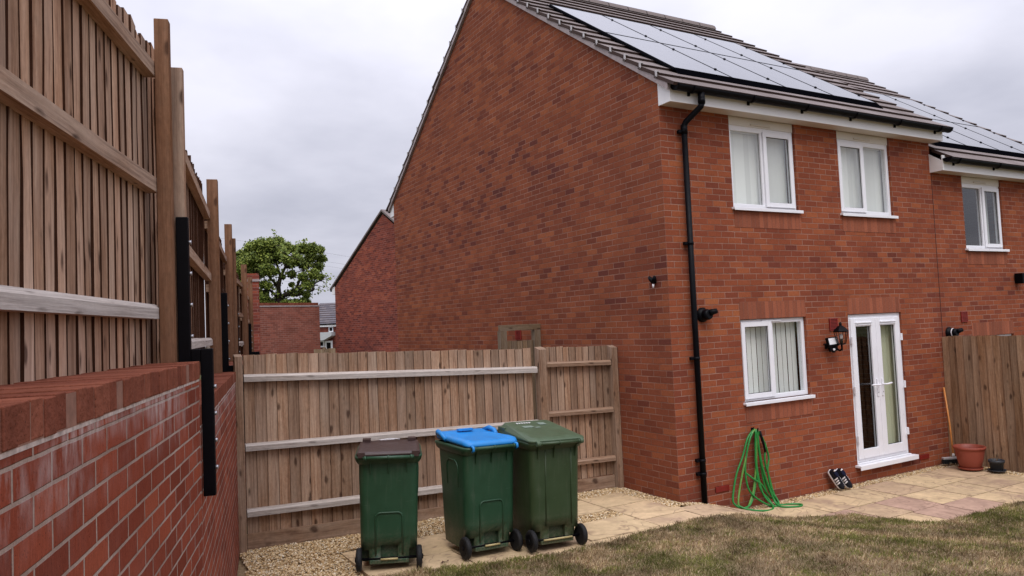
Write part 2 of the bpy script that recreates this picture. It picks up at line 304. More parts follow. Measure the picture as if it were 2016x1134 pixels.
# ------------------------------------------------------------------ mesh helpers
class MB:
    def __init__(s): s.v = []; s.f = []; s.u = []; s.mi = []; s.sm = []
    def face(s, pts, uvs=None, m=0, smooth=False):
        i = len(s.v); s.v += [tuple(p) for p in pts]; s.f.append(tuple(range(i, i + len(pts))))
        if uvs is None:
            a = Vector(pts[0]); n = (Vector(pts[1]) - a).cross(Vector(pts[2]) - a)
            if n.length > 0: n.normalize()
            if abs(n.z) > .75: uvs = [(p[0], p[1]) for p in pts]
            else:
                e = Vector((-n.y, n.x, 0)); e.normalize(); uvs = [(Vector(p).dot(e), p[2]) for p in pts]
        s.u += list(uvs); s.mi.append(m); s.sm.append(smooth)
    def box(s, c, d, rot=None, grain=None, m=0, taper=None, edge=None):
        hx, hy, hz = d[0] / 2, d[1] / 2, d[2] / 2
        L = [Vector((sx * hx, sy * hy, sz * hz)) for sx in (-1, 1) for sy in (-1, 1) for sz in (-1, 1)]
        if taper: L = [taper(p) for p in L]
        W = [(rot @ p if rot else p) + Vector(c) for p in L]
        i0 = len(s.v); s.v += [tuple(p) for p in W]
        F = [((0, 1, 3, 2), 0), ((4, 6, 7, 5), 0), ((0, 4, 5, 1), 1), ((2, 3, 7, 6), 1), ((0, 2, 6, 4), 2), ((1, 5, 7, 3), 2)]
        for k, (q, ax) in enumerate(F):
            s.f.append(tuple(i0 + j for j in q)); s.mi.append(edge if (edge is not None and ax == 0) else m); s.sm.append(False)
            for j in q:
                if grain is None:
                    p = W[j]; n = ax if rot is None else None
                    pl = L[j]
                    if ax == 2: s.u.append((p.x, p.y))
                    elif ax == 0: s.u.append((pl.y + c[1], p.z))
                    else: s.u.append((pl.x + c[0], p.z))
                else:
                    p = L[j]; oth = [a for a in range(3) if a != grain and a != ax]
                    o = oth[0] if oth else 0
                    if ax == grain:
                        oo = [a for a in range(3) if a != grain]; s.u.append((p[oo[0]] * .3, p[oo[1]] + .05))
                    else: s.u.append((p[grain], p[o] + k * .37))
    def loft(s, rings, close=True, cap0=True, cap1=True, m=0, smooth=True):
        i0 = len(s.v); n = len(rings[0])
        for r in rings: s.v += [tuple(p) for p in r]
        for a in range(len(rings) - 1):
            for j in range(n if close else n - 1):
                k = (j + 1) % n
                q = (i0 + a * n + j, i0 + a * n + k, i0 + (a + 1) * n + k, i0 + (a + 1) * n + j)
                s.f.append(q); s.mi.append(m); s.sm.append(smooth); s.u += [(j / n, a * .1), ((j + 1) / n, a * .1), ((j + 1) / n, a * .1 + .1), (j / n, a * .1 + .1)]
        for flag, a in ((cap0, 0), (cap1, len(rings) - 1)):
            if flag:
                q = tuple(i0 + a * n + j for j in (range(n) if a else reversed(range(n))))
                s.f.append(q); s.mi.append(m); s.sm.append(False); s.u += [(s.v[j][0], s.v[j][1]) for j in q]
    def tube(s, pts, r, n=8, m=0, cap=True):
        pts = [Vector(p) for p in pts]; rs = r if isinstance(r, (list, tuple)) else [r] * len(pts)
        t0 = (pts[1] - pts[0]).normalized(); up = Vector((0, 0, 1)) if abs(t0.z) < .9 else Vector((1, 0, 0))
        nx = t0.cross(up).normalized(); rings = []
        for i, p in enumerate(pts):
            t = ((pts[min(i + 1, len(pts) - 1)] - pts[i]).normalized() + (pts[i] - pts[max(i - 1, 0)]).normalized())
            t = t.normalized() if t.length > 1e-6 else t0
            nx = (nx - t * nx.dot(t)); nx = nx.normalized() if nx.length > 1e-6 else t.orthogonal().normalized()
            b = t.cross(nx)
            rings.append([p + (nx * math.cos(a) + b * math.sin(a)) * rs[i] for a in [2 * math.pi * j / n for j in range(n)]])
        s.loft(rings, True, cap, cap, m)
    def disc(s, c, ax, r, th, n=24, m=0, bev=0.0):
        c = Vector(c); ax = Vector(ax).normalized(); x = ax.orthogonal().normalized(); y = ax.cross(x)
        prof = [(r, -th / 2), (r, th / 2)] if not bev else [(r - bev, -th / 2), (r, -th / 2 + bev), (r, th / 2 - bev), (r - bev, th / 2)]
        s.loft([[c + ax * h + (x * math.cos(a) + y * math.sin(a)) * rr for a in [2 * math.pi * j / n for j in range(n)]] for rr, h in prof], m=m)
    def lathe(s, prof, c=(0, 0, 0), n=28, m=0, cap0=True, cap1=False):
        c = Vector(c)
        s.loft([[c + Vector((r * math.cos(2 * math.pi * j / n), r * math.sin(2 * math.pi * j / n), z)) for j in range(n)] for r, z in prof], m=m, cap0=cap0, cap1=cap1)
    def build(s, name, mats, parent=None, loc=None, rotz=None, bevel=0.0, flat=False):
        me = bpy.data.meshes.new(name)
        me.from_pydata([tuple(v) for v in s.v], [], s.f); me.update()
        uvl = me.uv_layers.new(name='UVMap'); uvl.data.foreach_set('uv', np.array(s.u, dtype=np.float32).ravel())
        me.polygons.foreach_set('material_index', np.array(s.mi, dtype=np.int32))
        me.polygons.foreach_set('use_smooth', np.array([x and not flat for x in s.sm], dtype=bool))
        for mt in (mats if isinstance(mats, (list, tuple)) else [mats]): me.materials.append(mt)
        bm = bmesh.new(); bm.from_mesh(me); bmesh.ops.recalc_face_normals(bm, faces=bm.faces); bm.to_mesh(me); bm.free()
        o = bpy.data.objects.new(name, me); COL.objects.link(o)
        if parent is not None: o.parent = parent
        if loc is not None: o.location = loc
        if rotz is not None: o.rotation_euler[2] = rotz
        if bevel:
            md = o.modifiers.new('bevel', 'BEVEL'); md.width = bevel; md.segments = 2; md.limit_method = 'ANGLE'; md.angle_limit = R(40)
        return o
def empty(name, label, cat, loc=(0, 0, 0), rotz=0.0, group=None):
    o = bpy.data.objects.new(name, None); COL.objects.link(o); o.location = loc; o.rotation_euler[2] = rotz; o.empty_display_size = .2
    return tag(o, label, cat, group)
def tag(o, label=None, cat=None, group=None, kind=None):
    if label: o['label'] = label
    if cat: o['category'] = cat
    if group: o['group'] = group
    if kind: o['kind'] = kind
    return o
def raw_mesh(name, verts, faces_flat, per, mat, smooth=False):
    me = bpy.data.meshes.new(name); nv = len(verts); nf = len(faces_flat) // per
    me.vertices.add(nv); me.vertices.foreach_set('co', np.asarray(verts, dtype=np.float32).ravel())
    me.loops.add(nf * per); me.loops.foreach_set('vertex_index', np.asarray(faces_flat, dtype=np.int32))
    me.polygons.add(nf); me.polygons.foreach_set('loop_start', np.arange(0, nf * per, per, dtype=np.int32))
    me.polygons.foreach_set('use_smooth', np.full(nf, smooth, dtype=bool))
    me.update(calc_edges=True); me.materials.append(mat)
    o = bpy.data.objects.new(name, me); COL.objects.link(o); return o

# ------------------------------------------------------------------ ground
def hard_z(x):                      # height of the paving: level by the bins, a ramp at the house corner, then the lower patio
    t = min(1.0, max(0.0, (x - 0.0) / 1.15)); t = t * t * (3 - 2 * t); return -.225 * t
def far_z(y): return -.30 - 1.9 * min(1.0, max(0.0, (y - 6) / 25.0))
g = MB()
xs = [-400, -120, -40, -15, -8, 0, 8, 20, 45, 120, 400]; ys = [-400, -120, -40, -12, -4, 2, 6, 10, 16, 22, 31, 60, 120, 400]
for i in range(len(xs) - 1):
    for j in range(len(ys) - 1):
        g.face([(xs[a], ys[b], far_z(ys[b])) for a, b in ((i, j), (i + 1, j), (i + 1, j + 1), (i, j + 1))])
tag(g.build('ground', M['earth']), kind='structure')
# bed under gravel and paving
EDGE = [(-6.0, -.30), (-4.2, -.36), (-3.42, -.54), (-2.7, -.78), (-2.2, -.86), (-1.65, -.87), (-.72, -.81), (.10, -.83), (.54, -1.12), (1.0, -1.24), (1.36, -1.30), (1.56, -1.60), (1.82, -1.92), (2.2, -1.98), (3.3, -2.0), (5.4, -2.05), (14, -2.1)]
def edge_y(x):
    for (a, ya), (b, yb) in zip(EDGE, EDGE[1:]):
        if x <= b: return ya + (yb - ya) * max(0, (x - a) / (b - a)) + .018 * math.sin(x * 9.1) + .014 * math.sin(x * 23.7 + 1)
    return EDGE[-1][1]
def lawn_z(x, y):
    base = .035 - .185 * min(1, max(0, (x + .3) / 1.7))
    d = max(0.0, edge_y(x) - y)
    return base + .068 * d + .02 * math.sin(x * 1.7 + .6) * math.sin(y * 1.3) * min(1, d) + .03 * math.exp(-((x - 1.25) ** 2) / .05) * math.exp(-d * 2.0)
b = MB(); N = 40
for i in range(N):
    x0, x1 = -4.9 + i * .26, -4.9 + (i + 1) * .26
    for y0, y1 in ((-2.4, 0.0), (0.0, 1.35)):
        if y0 >= 0 and x0 > .05: continue
        x1c = min(x1, .002) if y0 >= 0 else x1
        b.face([(x0, y0, hard_z(x0) - .035), (x1c, y0, hard_z(x1c) - .035), (x1c, y1, hard_z(x1c) - .035), (x0, y1, hard_z(x0) - .035)])
tag(b.build('gravel_bed', M['bed']), kind='structure')
lw = MB(); xs = [-6.2 + .12 * i for i in range(156)]; tt = [0, .03, .12, .25, .4, .6, .85, 1.1, 1.5, 2, 2.6, 3.4, 4.4, 6, 9, 14]
P = [[(x, edge_y(x) - t, lawn_z(x, edge_y(x) - t)) for t in tt] for x in xs]
for i in range(len(xs) - 1):
    e0, e1 = P[i][0], P[i + 1][0]
    lw.face([(e0[0], e0[1] + .012, hard_z(e0[0]) - .03), (e1[0], e1[1] + .012, hard_z(e1[0]) - .03), e1, e0], smooth=True)
    for j in range(len(tt) - 1): lw.face([P[i][j], P[i + 1][j], P[i + 1][j + 1], P[i][j + 1]], smooth=True)
tag(lw.build('lawn', M['lawn']), kind='structure')

def in_view(x, y, z, mg=.08):
    d = Vector((x, y, z)) - CAM; c = M3.transposed() @ d
    if c.z > -.3: return False
    u, v = 1466.57 * c.x / -c.z / 1008, 1466.57 * c.y / -c.z / 567
    return abs(u) < 1 + mg and abs(v) < 1 + mg

# grass blades
def grass():
    r = np.random.RandomState(3); V = []; n = 0
    want = 150000
    while n < want:
        k = 20000
        x = r.uniform(-4.4, 5.2, k); t = r.uniform(0, 1, k) ** 1.25 * 3.6
        for xx, t_ in zip(x, t):
            e = edge_y(xx); y = e - t_ + (.02 if t_ < .1 else 0)
            z = lawn_z(xx, y)
            vis = in_view(xx, y, z, .12)
            if not vis and rnd.random() > .12: continue
            dens = math.sin(xx * 5 + y * 3) * math.sin(y * 6.1 - xx * 2.2) * .5 + .5
            if rnd.random() > .55 + .45 * dens: continue
            upr = rnd.random() ** .8
            h = rnd.uniform(.014, .034) * (1.1 if rnd.random() < .9 else 1.8)
            a = rnd.uniform(0, 6.283); lean = (1 - upr) * 1.35
            hx, hz = math.sin(lean) * h, math.cos(lean) * h
            wd = rnd.uniform(.0012, .0026); a2 = a + 1.57 + rnd.uniform(-.6, .6)
            dx, dy = math.cos(a2) * wd, math.sin(a2) * wd
            ca, sa = math.cos(a), math.sin(a)
            V += [(xx - dx, y - dy, z - .004), (xx + dx, y + dy, z - .004), (xx + ca * hx * .45 + dx * .7, y + sa * hx * .45 + dy * .7, z + hz * .62), (xx + ca * hx, y + sa * hx, z + hz)]
            n += 1
            if n >= want: break
    for _ in range(1500):        # tufts and clumps
        xx = rnd.uniform(-3.6, 4.6); t_ = abs(rnd.gauss(0, .05)) if rnd.random() < .35 else rnd.random() ** 1.3 * 3.2
        y0 = edge_y(xx) - t_ + .01
        if not in_view(xx, y0, 0, .1): continue
        hh = rnd.uniform(.028, .06)
        for k in range(rnd.randint(14, 34)):
            x_ = xx + rnd.gauss(0, .022); y = y0 + rnd.gauss(0, .022); z = lawn_z(x_, y); a = rnd.uniform(0, 6.283); lean = rnd.uniform(.1, .9); h = hh * rnd.uniform(.5, 1.1)
            hx, hz = math.sin(lean) * h, math.cos(lean) * h; wd = rnd.uniform(.0014, .003); dx, dy = math.cos(a + 1.57) * wd, math.sin(a + 1.57) * wd; ca, sa = math.cos(a), math.sin(a)
            V += [(x_ - dx, y - dy, z - .004), (x_ + dx, y + dy, z - .004), (x_ + ca * hx * .45 + dx * .7, y + sa * hx * .45 + dy * .7, z + hz * .62), (x_ + ca * hx, y + sa * hx, z + hz)]; n += 1
    V = np.array(V, dtype=np.float32); idx = np.arange(n)[:, None] * 4
    F = np.concatenate([idx + np.array([[0, 1, 2]]), idx + np.array([[0, 2, 3]])], 1).ravel()
    o = raw_mesh('grass', V, F, 3, M['blade']); tag(o, kind='stuff', label='patchy dry lawn grass, brown with green tufts', cat='grass')
grass()

# paving slabs: one paved surface, each slab its own island
pv = MB()
PINK = [(2.36, -1.31), (2.30, -1.9), (2.86, -1.9), (1.22, -1.31)]
def slab(x0, x1, y0, y1, gap=.009, lift=0.0):
    pk = 1 if any(abs(x0 - a) < .01 and abs(y0 - b__) < .01 for a, b__ in PINK) else 0
    x0 += gap; x1 -= gap; y0 += gap; y1 -= gap
    j = [rnd.uniform(-.004, .004) for _ in range(4)]; nx = max(2, int((x1 - x0) / .16) + 1)
    i0 = len(pv.v); top = []
    for i in range(nx + 1):
        x = x0 + (x1 - x0) * i / nx; wob = .006 * math.sin(x * 17 + y0 * 5)
        for yy, s_ in ((y0 + wob, 0), (y1 + wob * .5, 1)): pv.v.append((x, yy, hard_z(x) + lift + j[s_]))
    for i in range(nx + 1):
        for s_ in (0, 1): v = pv.v[i0 + 2 * i + s_]; pv.v.append((v[0], v[1], v[2] - .045))
    B = i0 + 2 * (nx + 1)
    def f(*q):
        pv.f.append(q); pv.mi.append(pk); pv.sm.append(False); pv.u.extend([(pv.v[k][0], pv.v[k][1]) for k in q])
    for i in range(nx):
        f(i0 + 2 * i, i0 + 2 * i + 2, i0 + 2 * i + 3, i0 + 2 * i + 1)
        f(B + 2 * i, B + 2 * i + 2, i0 + 2 * i + 2, i0 + 2 * i); f(B + 2 * i + 1, i0 + 2 * i + 1, i0 + 2 * i + 3, B + 2 * i + 3)
    f(i0, i0 + 1, B + 1, B); f(i0 + 2 * nx, B + 2 * nx, B + 2 * nx + 1, i0 + 2 * nx + 1)
# path by the bins
x = -3.79
for wd in (.62, .60, .60, .60): slab(x, x + wd, -.02, .58); x += wd
x = -3.79
for wd in (.9, .62, .6, .86): slab(x, x + wd, -.60, -.02); x += wd; 
x = -3.0
for wd in (.6, .6, .6, .6, .6, .62): slab(x, x + wd, -1.2, -.60 - (0 if x > -9 else 0)); x += wd
# apron between bins, gable and fence
slab(-1.39, -.80, .26, .84); slab(-.80, -.20, .34, .98); slab(-.80, -.12, -.30, .34)
slab(-.81, .05, -.90, -.30) if False else slab(-.81, -.20, -.60, -.30)
slab(-.20, .42, -.60, -.16); slab(.42, 1.02, -.70, -.16); slab(-.1, .1, -.30, -.16) if False else None
# patio rows
for (y0, y1, xs_) in ((-.78, -.17, [1.02, 1.62, 2.42, 2.93, 3.56, 4.42, 5.12]), (-1.31, -.78, [.62, 1.22, 1.86, 2.36, 2.92, 3.54, 4.15, 4.76, 5.2]), (-1.9, -1.31, [1.2, 1.82, 2.30, 2.86, 3.46, 4.06, 4.70, 5.25]), (-2.5, -1.9, [1.6, 2.2, 2.8, 3.4, 4.0, 4.6, 5.25])):
    for a, c in zip(xs_, xs_[1:]): slab(a, c, y0, y1)
tag(pv.build('paving', [M['slab'], M['slab_pink']]), kind='structure')
jt = MB()
for x0, x1, y0, y1 in ((-3.78, -1.4, -1.2, .57), (-1.4, -.2, -1.2, .33), (-.78, -.21, .33, .97)): jt.face([(x0, y0, -.018), (x1, y0, -.018), (x1, y1, -.018), (x0, y1, -.018)])
for i in range(36):
    x0, x1 = -.2 + i * .15, -.2 + (i + 1) * .15; jt.face([(x0, -2.5, hard_z(x0) - .018), (x1, -2.5, hard_z(x1) - .018), (x1, -.18, hard_z(x1) - .018), (x0, -.18, hard_z(x0) - .018)])
tag(jt.build('paving_bed', M['joint']), kind='structure')

# pebbles
def pebbles():
    r = np.random.RandomState(5)
    bm = bmesh.new(); bmesh.ops.create_icosphere(bm, subdivisions=1, radius=1.0); bm.verts.ensure_lookup_table()
    bv = np.array([v.co[:] for v in bm.verts]); bf = np.array([[v.index for v in f.verts] for f in bm.faces]); bm.free()
    regs = [(-4.62, -1.4, .60, 1.24, 4200, .008), (-4.66, -3.80, -.34, .62, 4600, .0), (-1.42, -.20, .86, 1.15, 3800, .012), (-.21, -.005, -.10, 1.14, 4600, .012), (-1.38, -.80, -.02, .25, 4600, .006),
            (-.02, 1.2, -.17, -.01, 4200, .004), (1.2, 5.25, -.175, -.01, 4600, .006), (5.08, 5.31, -1.35, -.02, 4600, .012), (-.85, -.7, .97, 1.15, 4600, .01), (-.80, -.2, .97, 1.15, 4000, .012)]
    VV = []; FF = []; n = 0
    for x0, x1, y0, y1, dn, lift in regs:
        k = int((x1 - x0) * (y1 - y0) * dn * 1.4)
        for _ in range(k):
            x, y = rnd.uniform(x0, x1), rnd.uniform(y0, y1); s = rnd.uniform(.0058, .0112)
            sc = np.array([s * rnd.uniform(.8, 1.5), s * rnd.uniform(.7, 1.2), s * rnd.uniform(.45, .85)])
            a = rnd.uniform(0, 6.28); bta = rnd.uniform(-.5, .5); ca, sa, cb, sb = math.cos(a), math.sin(a), math.cos(bta), math.sin(bta)
            v = bv * (1 + r.uniform(-.22, .22, (len(bv), 1))) * sc
            v = v @ np.array([[cb, 0, -sb], [0, 1, 0], [sb, 0, cb]]).T @ np.array([[ca, -sa, 0], [sa, ca, 0], [0, 0, 1]]).T
            z = hard_z(x) - .022 + lift + rnd.uniform(0, .014) + .012 * math.sin(x * 3.1) * math.sin(y * 4)
            VV.append(v + np.array([x, y, z])); FF.append(bf + n); n += len(bv)
    o = raw_mesh('gravel', np.concatenate(VV), np.concatenate(FF).ravel(), 3, M['pebble'])
    tag(o, 'loose buff gravel along the fence foot and house walls', 'gravel', kind='stuff')
pebbles()

# ------------------------------------------------------------------ houses
def holed_wall(mb, x0, x1, z0, z1, holes, y=0.0, depth=.10, m=0):
    X = sorted({x0, x1, *[h[0] for h in holes], *[h[1] for h in holes]}); Z = sorted({z0, z1, *[h[2] for h in holes], *[h[3] for h in holes]})
    X = [x for x in X if x0 <= x <= x1]; Z = [z for z in Z if z0 <= z <= z1]
    for i in range(len(X) - 1):
        for j in range(len(Z) - 1):
            cx, cz = (X[i] + X[i + 1]) / 2, (Z[j] + Z[j + 1]) / 2
            if any(h[0] < cx < h[1] and h[2] < cz < h[3] for h in holes): continue
            q = [(X[i], y, Z[j]), (X[i + 1], y, Z[j]), (X[i + 1], y, Z[j + 1]), (X[i], y, Z[j + 1])]
            mb.face(q, [(p[0], p[2]) for p in q], m)
    for a, b_, c, d in holes:
        for p, q in (((a, c), (a, d)), ((b_, d), (b_, c)), ((a, d), (b_, d)), ((b_, c), (a, c))):
            pts = [(p[0], y, p[1]), (q[0], y, q[1]), (q[0], y + depth, q[1]), (p[0], y + depth, p[1])]
            if p[0] == q[0]: mb.face(pts, [(v[1] + .112, v[2]) for v in pts], m)
            else: mb.face(pts, [(v[0], v[1]) for v in pts], m)
def soldier(house, x0, x1, z0, z1, y=-.003):
    mb = MB()
    h = z1 - z0
    def uvq(pts): return [((p[2] - z0) / h * .225, p[0]) for p in pts]
    q = [(x0, y, z0), (x1, y, z0), (x1, y, z1), (x0, y, z1)]; mb.face(q, uvq(q))
    for a, b_ in (((x0, z0), (x1, z0)), ((x1, z0), (x1, z1)), ((x1, z1), (x0, z1)), ((x0, z1), (x0, z0))):
        p = [(a[0], y, a[1]), (b_[0], y, b_[1]), (b_[0], -.0006, b_[1]), (a[0], -.0006, a[1])]; mb.face(p, uvq(p))
    return mb.build('soldier_course', M['soldier'], house)
def ring(mb, x0, x1, z0, z1, y0, y1, wl_, wr, wb, wt, m=0):    # a mitred-look rectangular frame from four boxes butted end to end
    yc, d = (y0 + y1) / 2, y1 - y0
    mb.box(((x0 + wl_ / 2), yc, (z0 + z1) / 2), (wl_, d, z1 - z0), m=m); mb.box(((x1 - wr / 2), yc, (z0 + z1) / 2), (wr, d, z1 - z0), m=m)
    mb.box(((x0 + wl_ + x1 - wr) / 2, yc, z0 + wb / 2), (x1 - x0 - wl_ - wr, d, wb), m=m); mb.box(((x0 + wl_ + x1 - wr) / 2, yc, z1 - wt / 2), (x1 - x0 - wl_ - wr, d, wt), m=m)
def blind_mesh(x0, x1, z0, z1, y, pitch=.085, rot=12, mat='blind', parent=None, name='blind'):
    mb = MB(); x = x0 + pitch / 2; k = 0
    while x < x1:
        mb.box((x, y + .003 * (k % 2), (z0 + z1) / 2), (.089, .0015, z1 - z0), Matrix.Rotation(R(rot + rnd.uniform(-3, 3)), 3, 'Z')); x += pitch; k += 1
    mb.box(((x0 + x1) / 2, y, z1 + .02), (x1 - x0, .04, .03))
    return mb.build(name, M[mat], parent)
def make_window(house, x0, x1, z0, z1, mull, sash_left, blind_rot=8, head=.0, blinds=True, label=None):
    """frame fills the opening x0..x1, z0..z1; one light fixed, the other an opening sash standing proud"""
    fy0, fy1 = .035, .105; fr = MB(); e = .0
    F = .055
    ring(fr, x0 + .004, x1 - .004, z0 + .004, z1 - .004, fy0, fy1, F, F, F, F + head)
    fr.box((mull, (fy0 + fy1) / 2, (z0 + z1 - head) / 2), (.06, fy1 - fy0 - .004, z1 - z0 - 2 * F - head))
    f = fr.build('window', M['upvc'], house, bevel=.004)
    if label: f['label'] = label
    if head:
        ht = MB(); ht.box(((x0 + x1) / 2, fy0 - .006, z1 - .004 - (head - .01) / 2), (x1 - x0 - .01, .010, head - .01)); ht.build('head_shade_strip', M['headshade'], f)  # added strip, toned cream to stand for the soffit's shade on the frame head
    a, b_ = (x0 + F, mull - .03), (mull + .03, x1 - F)
    zt = z1 - F - head; zb = z0 + F
    for (p, q), is_sash in ((a, sash_left), (b_, not sash_left)):
        if is_sash:
            s_ = MB(); ring(s_, p - .022, q + .022, zb - .022, zt + .022, fy0 - .018, fy0 - .001, .062, .062, .062, .062)
            s_.build('sash', M['upvc'], f, bevel=.004); g_ = (p + .04, q - .04, zb + .04, zt - .04); gy = fy0 + .006
        else: g_ = (p - .002, q + .002, zb - .002, zt + .002); gy = fy0 + .03
        gl = MB(); gl.face([(g_[0], gy, g_[2]), (g_[1], gy, g_[2]), (g_[1], gy, g_[3]), (g_[0], gy, g_[3])]); gl.build('pane', M['glass'], f)
        gk = MB(); ring(gk, g_[0] - .001, g_[1] + .001, g_[2] - .001, g_[3] + .001, gy - .004, gy - .001, .007, .007, .007, .007); gk.build('glazing_gasket', M['blackpl'], f)
    si = MB(); si.box(((x0 + x1) / 2, (-.045 + fy0) / 2 - .002, z0 - .013), (x1 - x0 + .06, fy0 + .041, .026)); si.box(((x0 + x1) / 2, -.045 - .004, z0 - .02), (x1 - x0 + .06, .006, .040)); si.build('sill', M['upvc'], f, bevel=.003)
    tv = MB(); tv.box(((x0 + x1) / 2 - .02, fy0 - (.020 if head else .009), z1 - F * .55 - head * .45), (.36, .016, .022)); tv.build('trickle_vent', M['soffit' if head else 'upvc'], f, bevel=.004)
    if blinds: blind_mesh(x0 + .05, x1 - .05, z0 + .03, z1 - .06 - head, .150, pitch=(.093 if blind_rot < 0 else .086), rot=-blind_rot, parent=f)
    return f
def vent(house, x, z, w_, h_, plane='y', yc=0.0, name='vent_grille', rows=8):
    mb = MB(); n = Vector((0, -1, 0)) if plane == 'y' else Vector((-1, 0, 0))
    def bx(u, zc, du, dz, p0, p1, m):
        if plane == 'y': mb.box((u, -(p0 + p1) / 2, zc), (du, p1 - p0, dz), m=m)
        else: mb.box((-(p0 + p1) / 2, u, zc), (p1 - p0, du, dz), m=m)
    bx(x, z, w_, h_, .0006, .004, 1)
    t = .014
    bx(x - w_ / 2 + t / 2, z, t, h_, .0045, .02, 0); bx(x + w_ / 2 - t / 2, z, t, h_, .0045, .02, 0)
    for k in range(rows + 1): bx(x, z - h_ / 2 + .007 + (h_ - .014) * k / rows, w_ - 2 * t - .002, min(.012, h_ / rows * .55), .0045, .018, 0)
    return mb.build(name, [M['vent'], M['ventdark']], house)
TAN = .70; CS = math.cos(math.atan(TAN)); SN = math.sin(math.atan(TAN)); DEPTH = 8.72; HALF = DEPTH / 2; GA = .338
def roof(house, x0, x1, zb, name='roof', slab_l=.0):
    """tile courses front and back as stepped rows; zb = height of the tile plane above the front wall face (y = 0)"""
    mb = MB(); y_e = -.33; n = int((HALF - y_e) / CS / GA) + 1
    for side in (0, 1):
        for k in range(n):
            s0 = k * GA; s1 = min(s0 + GA + .03, (HALF - y_e) / CS)
            j0, j1 = rnd.uniform(-.008, .008), rnd.uniform(-.008, .008)
            def P_(s, h, x):
                y = y_e + s * CS - h * SN; z = zb + TAN * y_e + s * SN + h * CS
                return (x, y if side == 0 else DEPTH - y, z)
            xa, xb = x0 + j0, x1 + j1
            A, B_, C_, D_ = P_(s0, .022, xa), P_(s0, .022, xb), P_(s1, -.008, xb), P_(s1, -.008, xa)
            a, b_, c_, d_ = P_(s0, -.016, xa), P_(s0, -.016, xb), P_(s1, -.05, xb), P_(s1, -.05, xa)
            off = (k % 2) * .0
            mb.face([A, B_, C_, D_], [(A[0], k * GA + .001 + off), (B_[0], k * GA + .001), (C_[0], k * GA + GA - .002), (D_[0], k * GA + GA - .002)])
            mb.face([A, B_, b_, a], m=1); mb.face([B_, C_, c_, b_], m=1); mb.face([D_, A, a, d_], m=1); mb.face([a, b_, c_, d_], m=1)
    # boarding under the tiles
    def Q(y, x, d): return (x, y, zb + TAN * (y if y <= HALF else DEPTH - y) - d)
    for ya, yb in ((-.26, HALF), (HALF, DEPTH + .26)):
        mb.face([Q(ya, x0 + .05, .062), Q(ya, x1 - .05, .062), Q(yb, x1 - .05, .062), Q(yb, x0 + .05, .062)], m=1)
    r = mb.build(name, [M['tile'], M['tile_edge']], house)
    rt = MB(); L = (x1 - x0) / 12
    zr = zb + TAN * HALF
    for k in range(12):
        xa = x0 + k * L + .003; xb = xa + L - .006; prof = [(-.135, -.075), (-.10, .0), (-.045, .042), (0, .05), (.045, .042), (.10, .0), (.135, -.075)]
        rt.loft([[(xx, HALF + py, zr + pz + .01) for py, pz in prof] for xx in (xa, xb)], close=False, cap0=False, cap1=False, smooth=True)
        rt.loft([[(xx, HALF + py * .93, zr + pz - .012) for py, pz in prof] for xx in (xa, xb)], close=False, cap0=False, cap1=False, smooth=True)
    rt.build('ridge_tile', M['tile'], r)
    return r
def verge(house, r, x_in, x_out, zb, clips=True):
    mb = MB(); d0, d1 = .075, .036
    for side in (0, 1):
        def Q(y, d): return (y if side == 0 else DEPTH - y, zb + TAN * y - d)
        ya, yb = -.22, HALF
        for (xa, xb) in ((x_in, x_out),):
            pts = [Q(ya, .115), Q(yb, .115), Q(yb, d1), Q(ya, d1)]
            A = [(xa, *p) for p in pts]; B_ = [(xb, *p) for p in pts]
            mb.face(A); mb.face(B_)
            for i in range(4): j = (i + 1) % 4; mb.face([A[i], A[j], B_[j], B_[i]])
    mb.build('undercloak', M['undercloak'], house)
    if clips:
        n = int((HALF + .33) / CS / GA) + 1
        for side in (0, 1):
            for k in range(1, n):
                s = k * GA; y = -.33 + s * CS; z = zb + TAN * y
                c = MB(); yy = y if side == 0 else DEPTH - y; sg = 1 if side == 0 else -1
                c.box((x_out - .014 if x_out < x_in else x_out + .014, yy, z + .004), (.014, .022, .075)); c.box((x_out - .006 if x_out < x_in else x_out + .006, yy, z - .03), (.03, .02, .012))
                c.box((x_out + .01 if x_out < x_in else x_out - .01, yy, z + .034), (.055, .02, .008)); c.build('verge_clip', M['clip'], r)
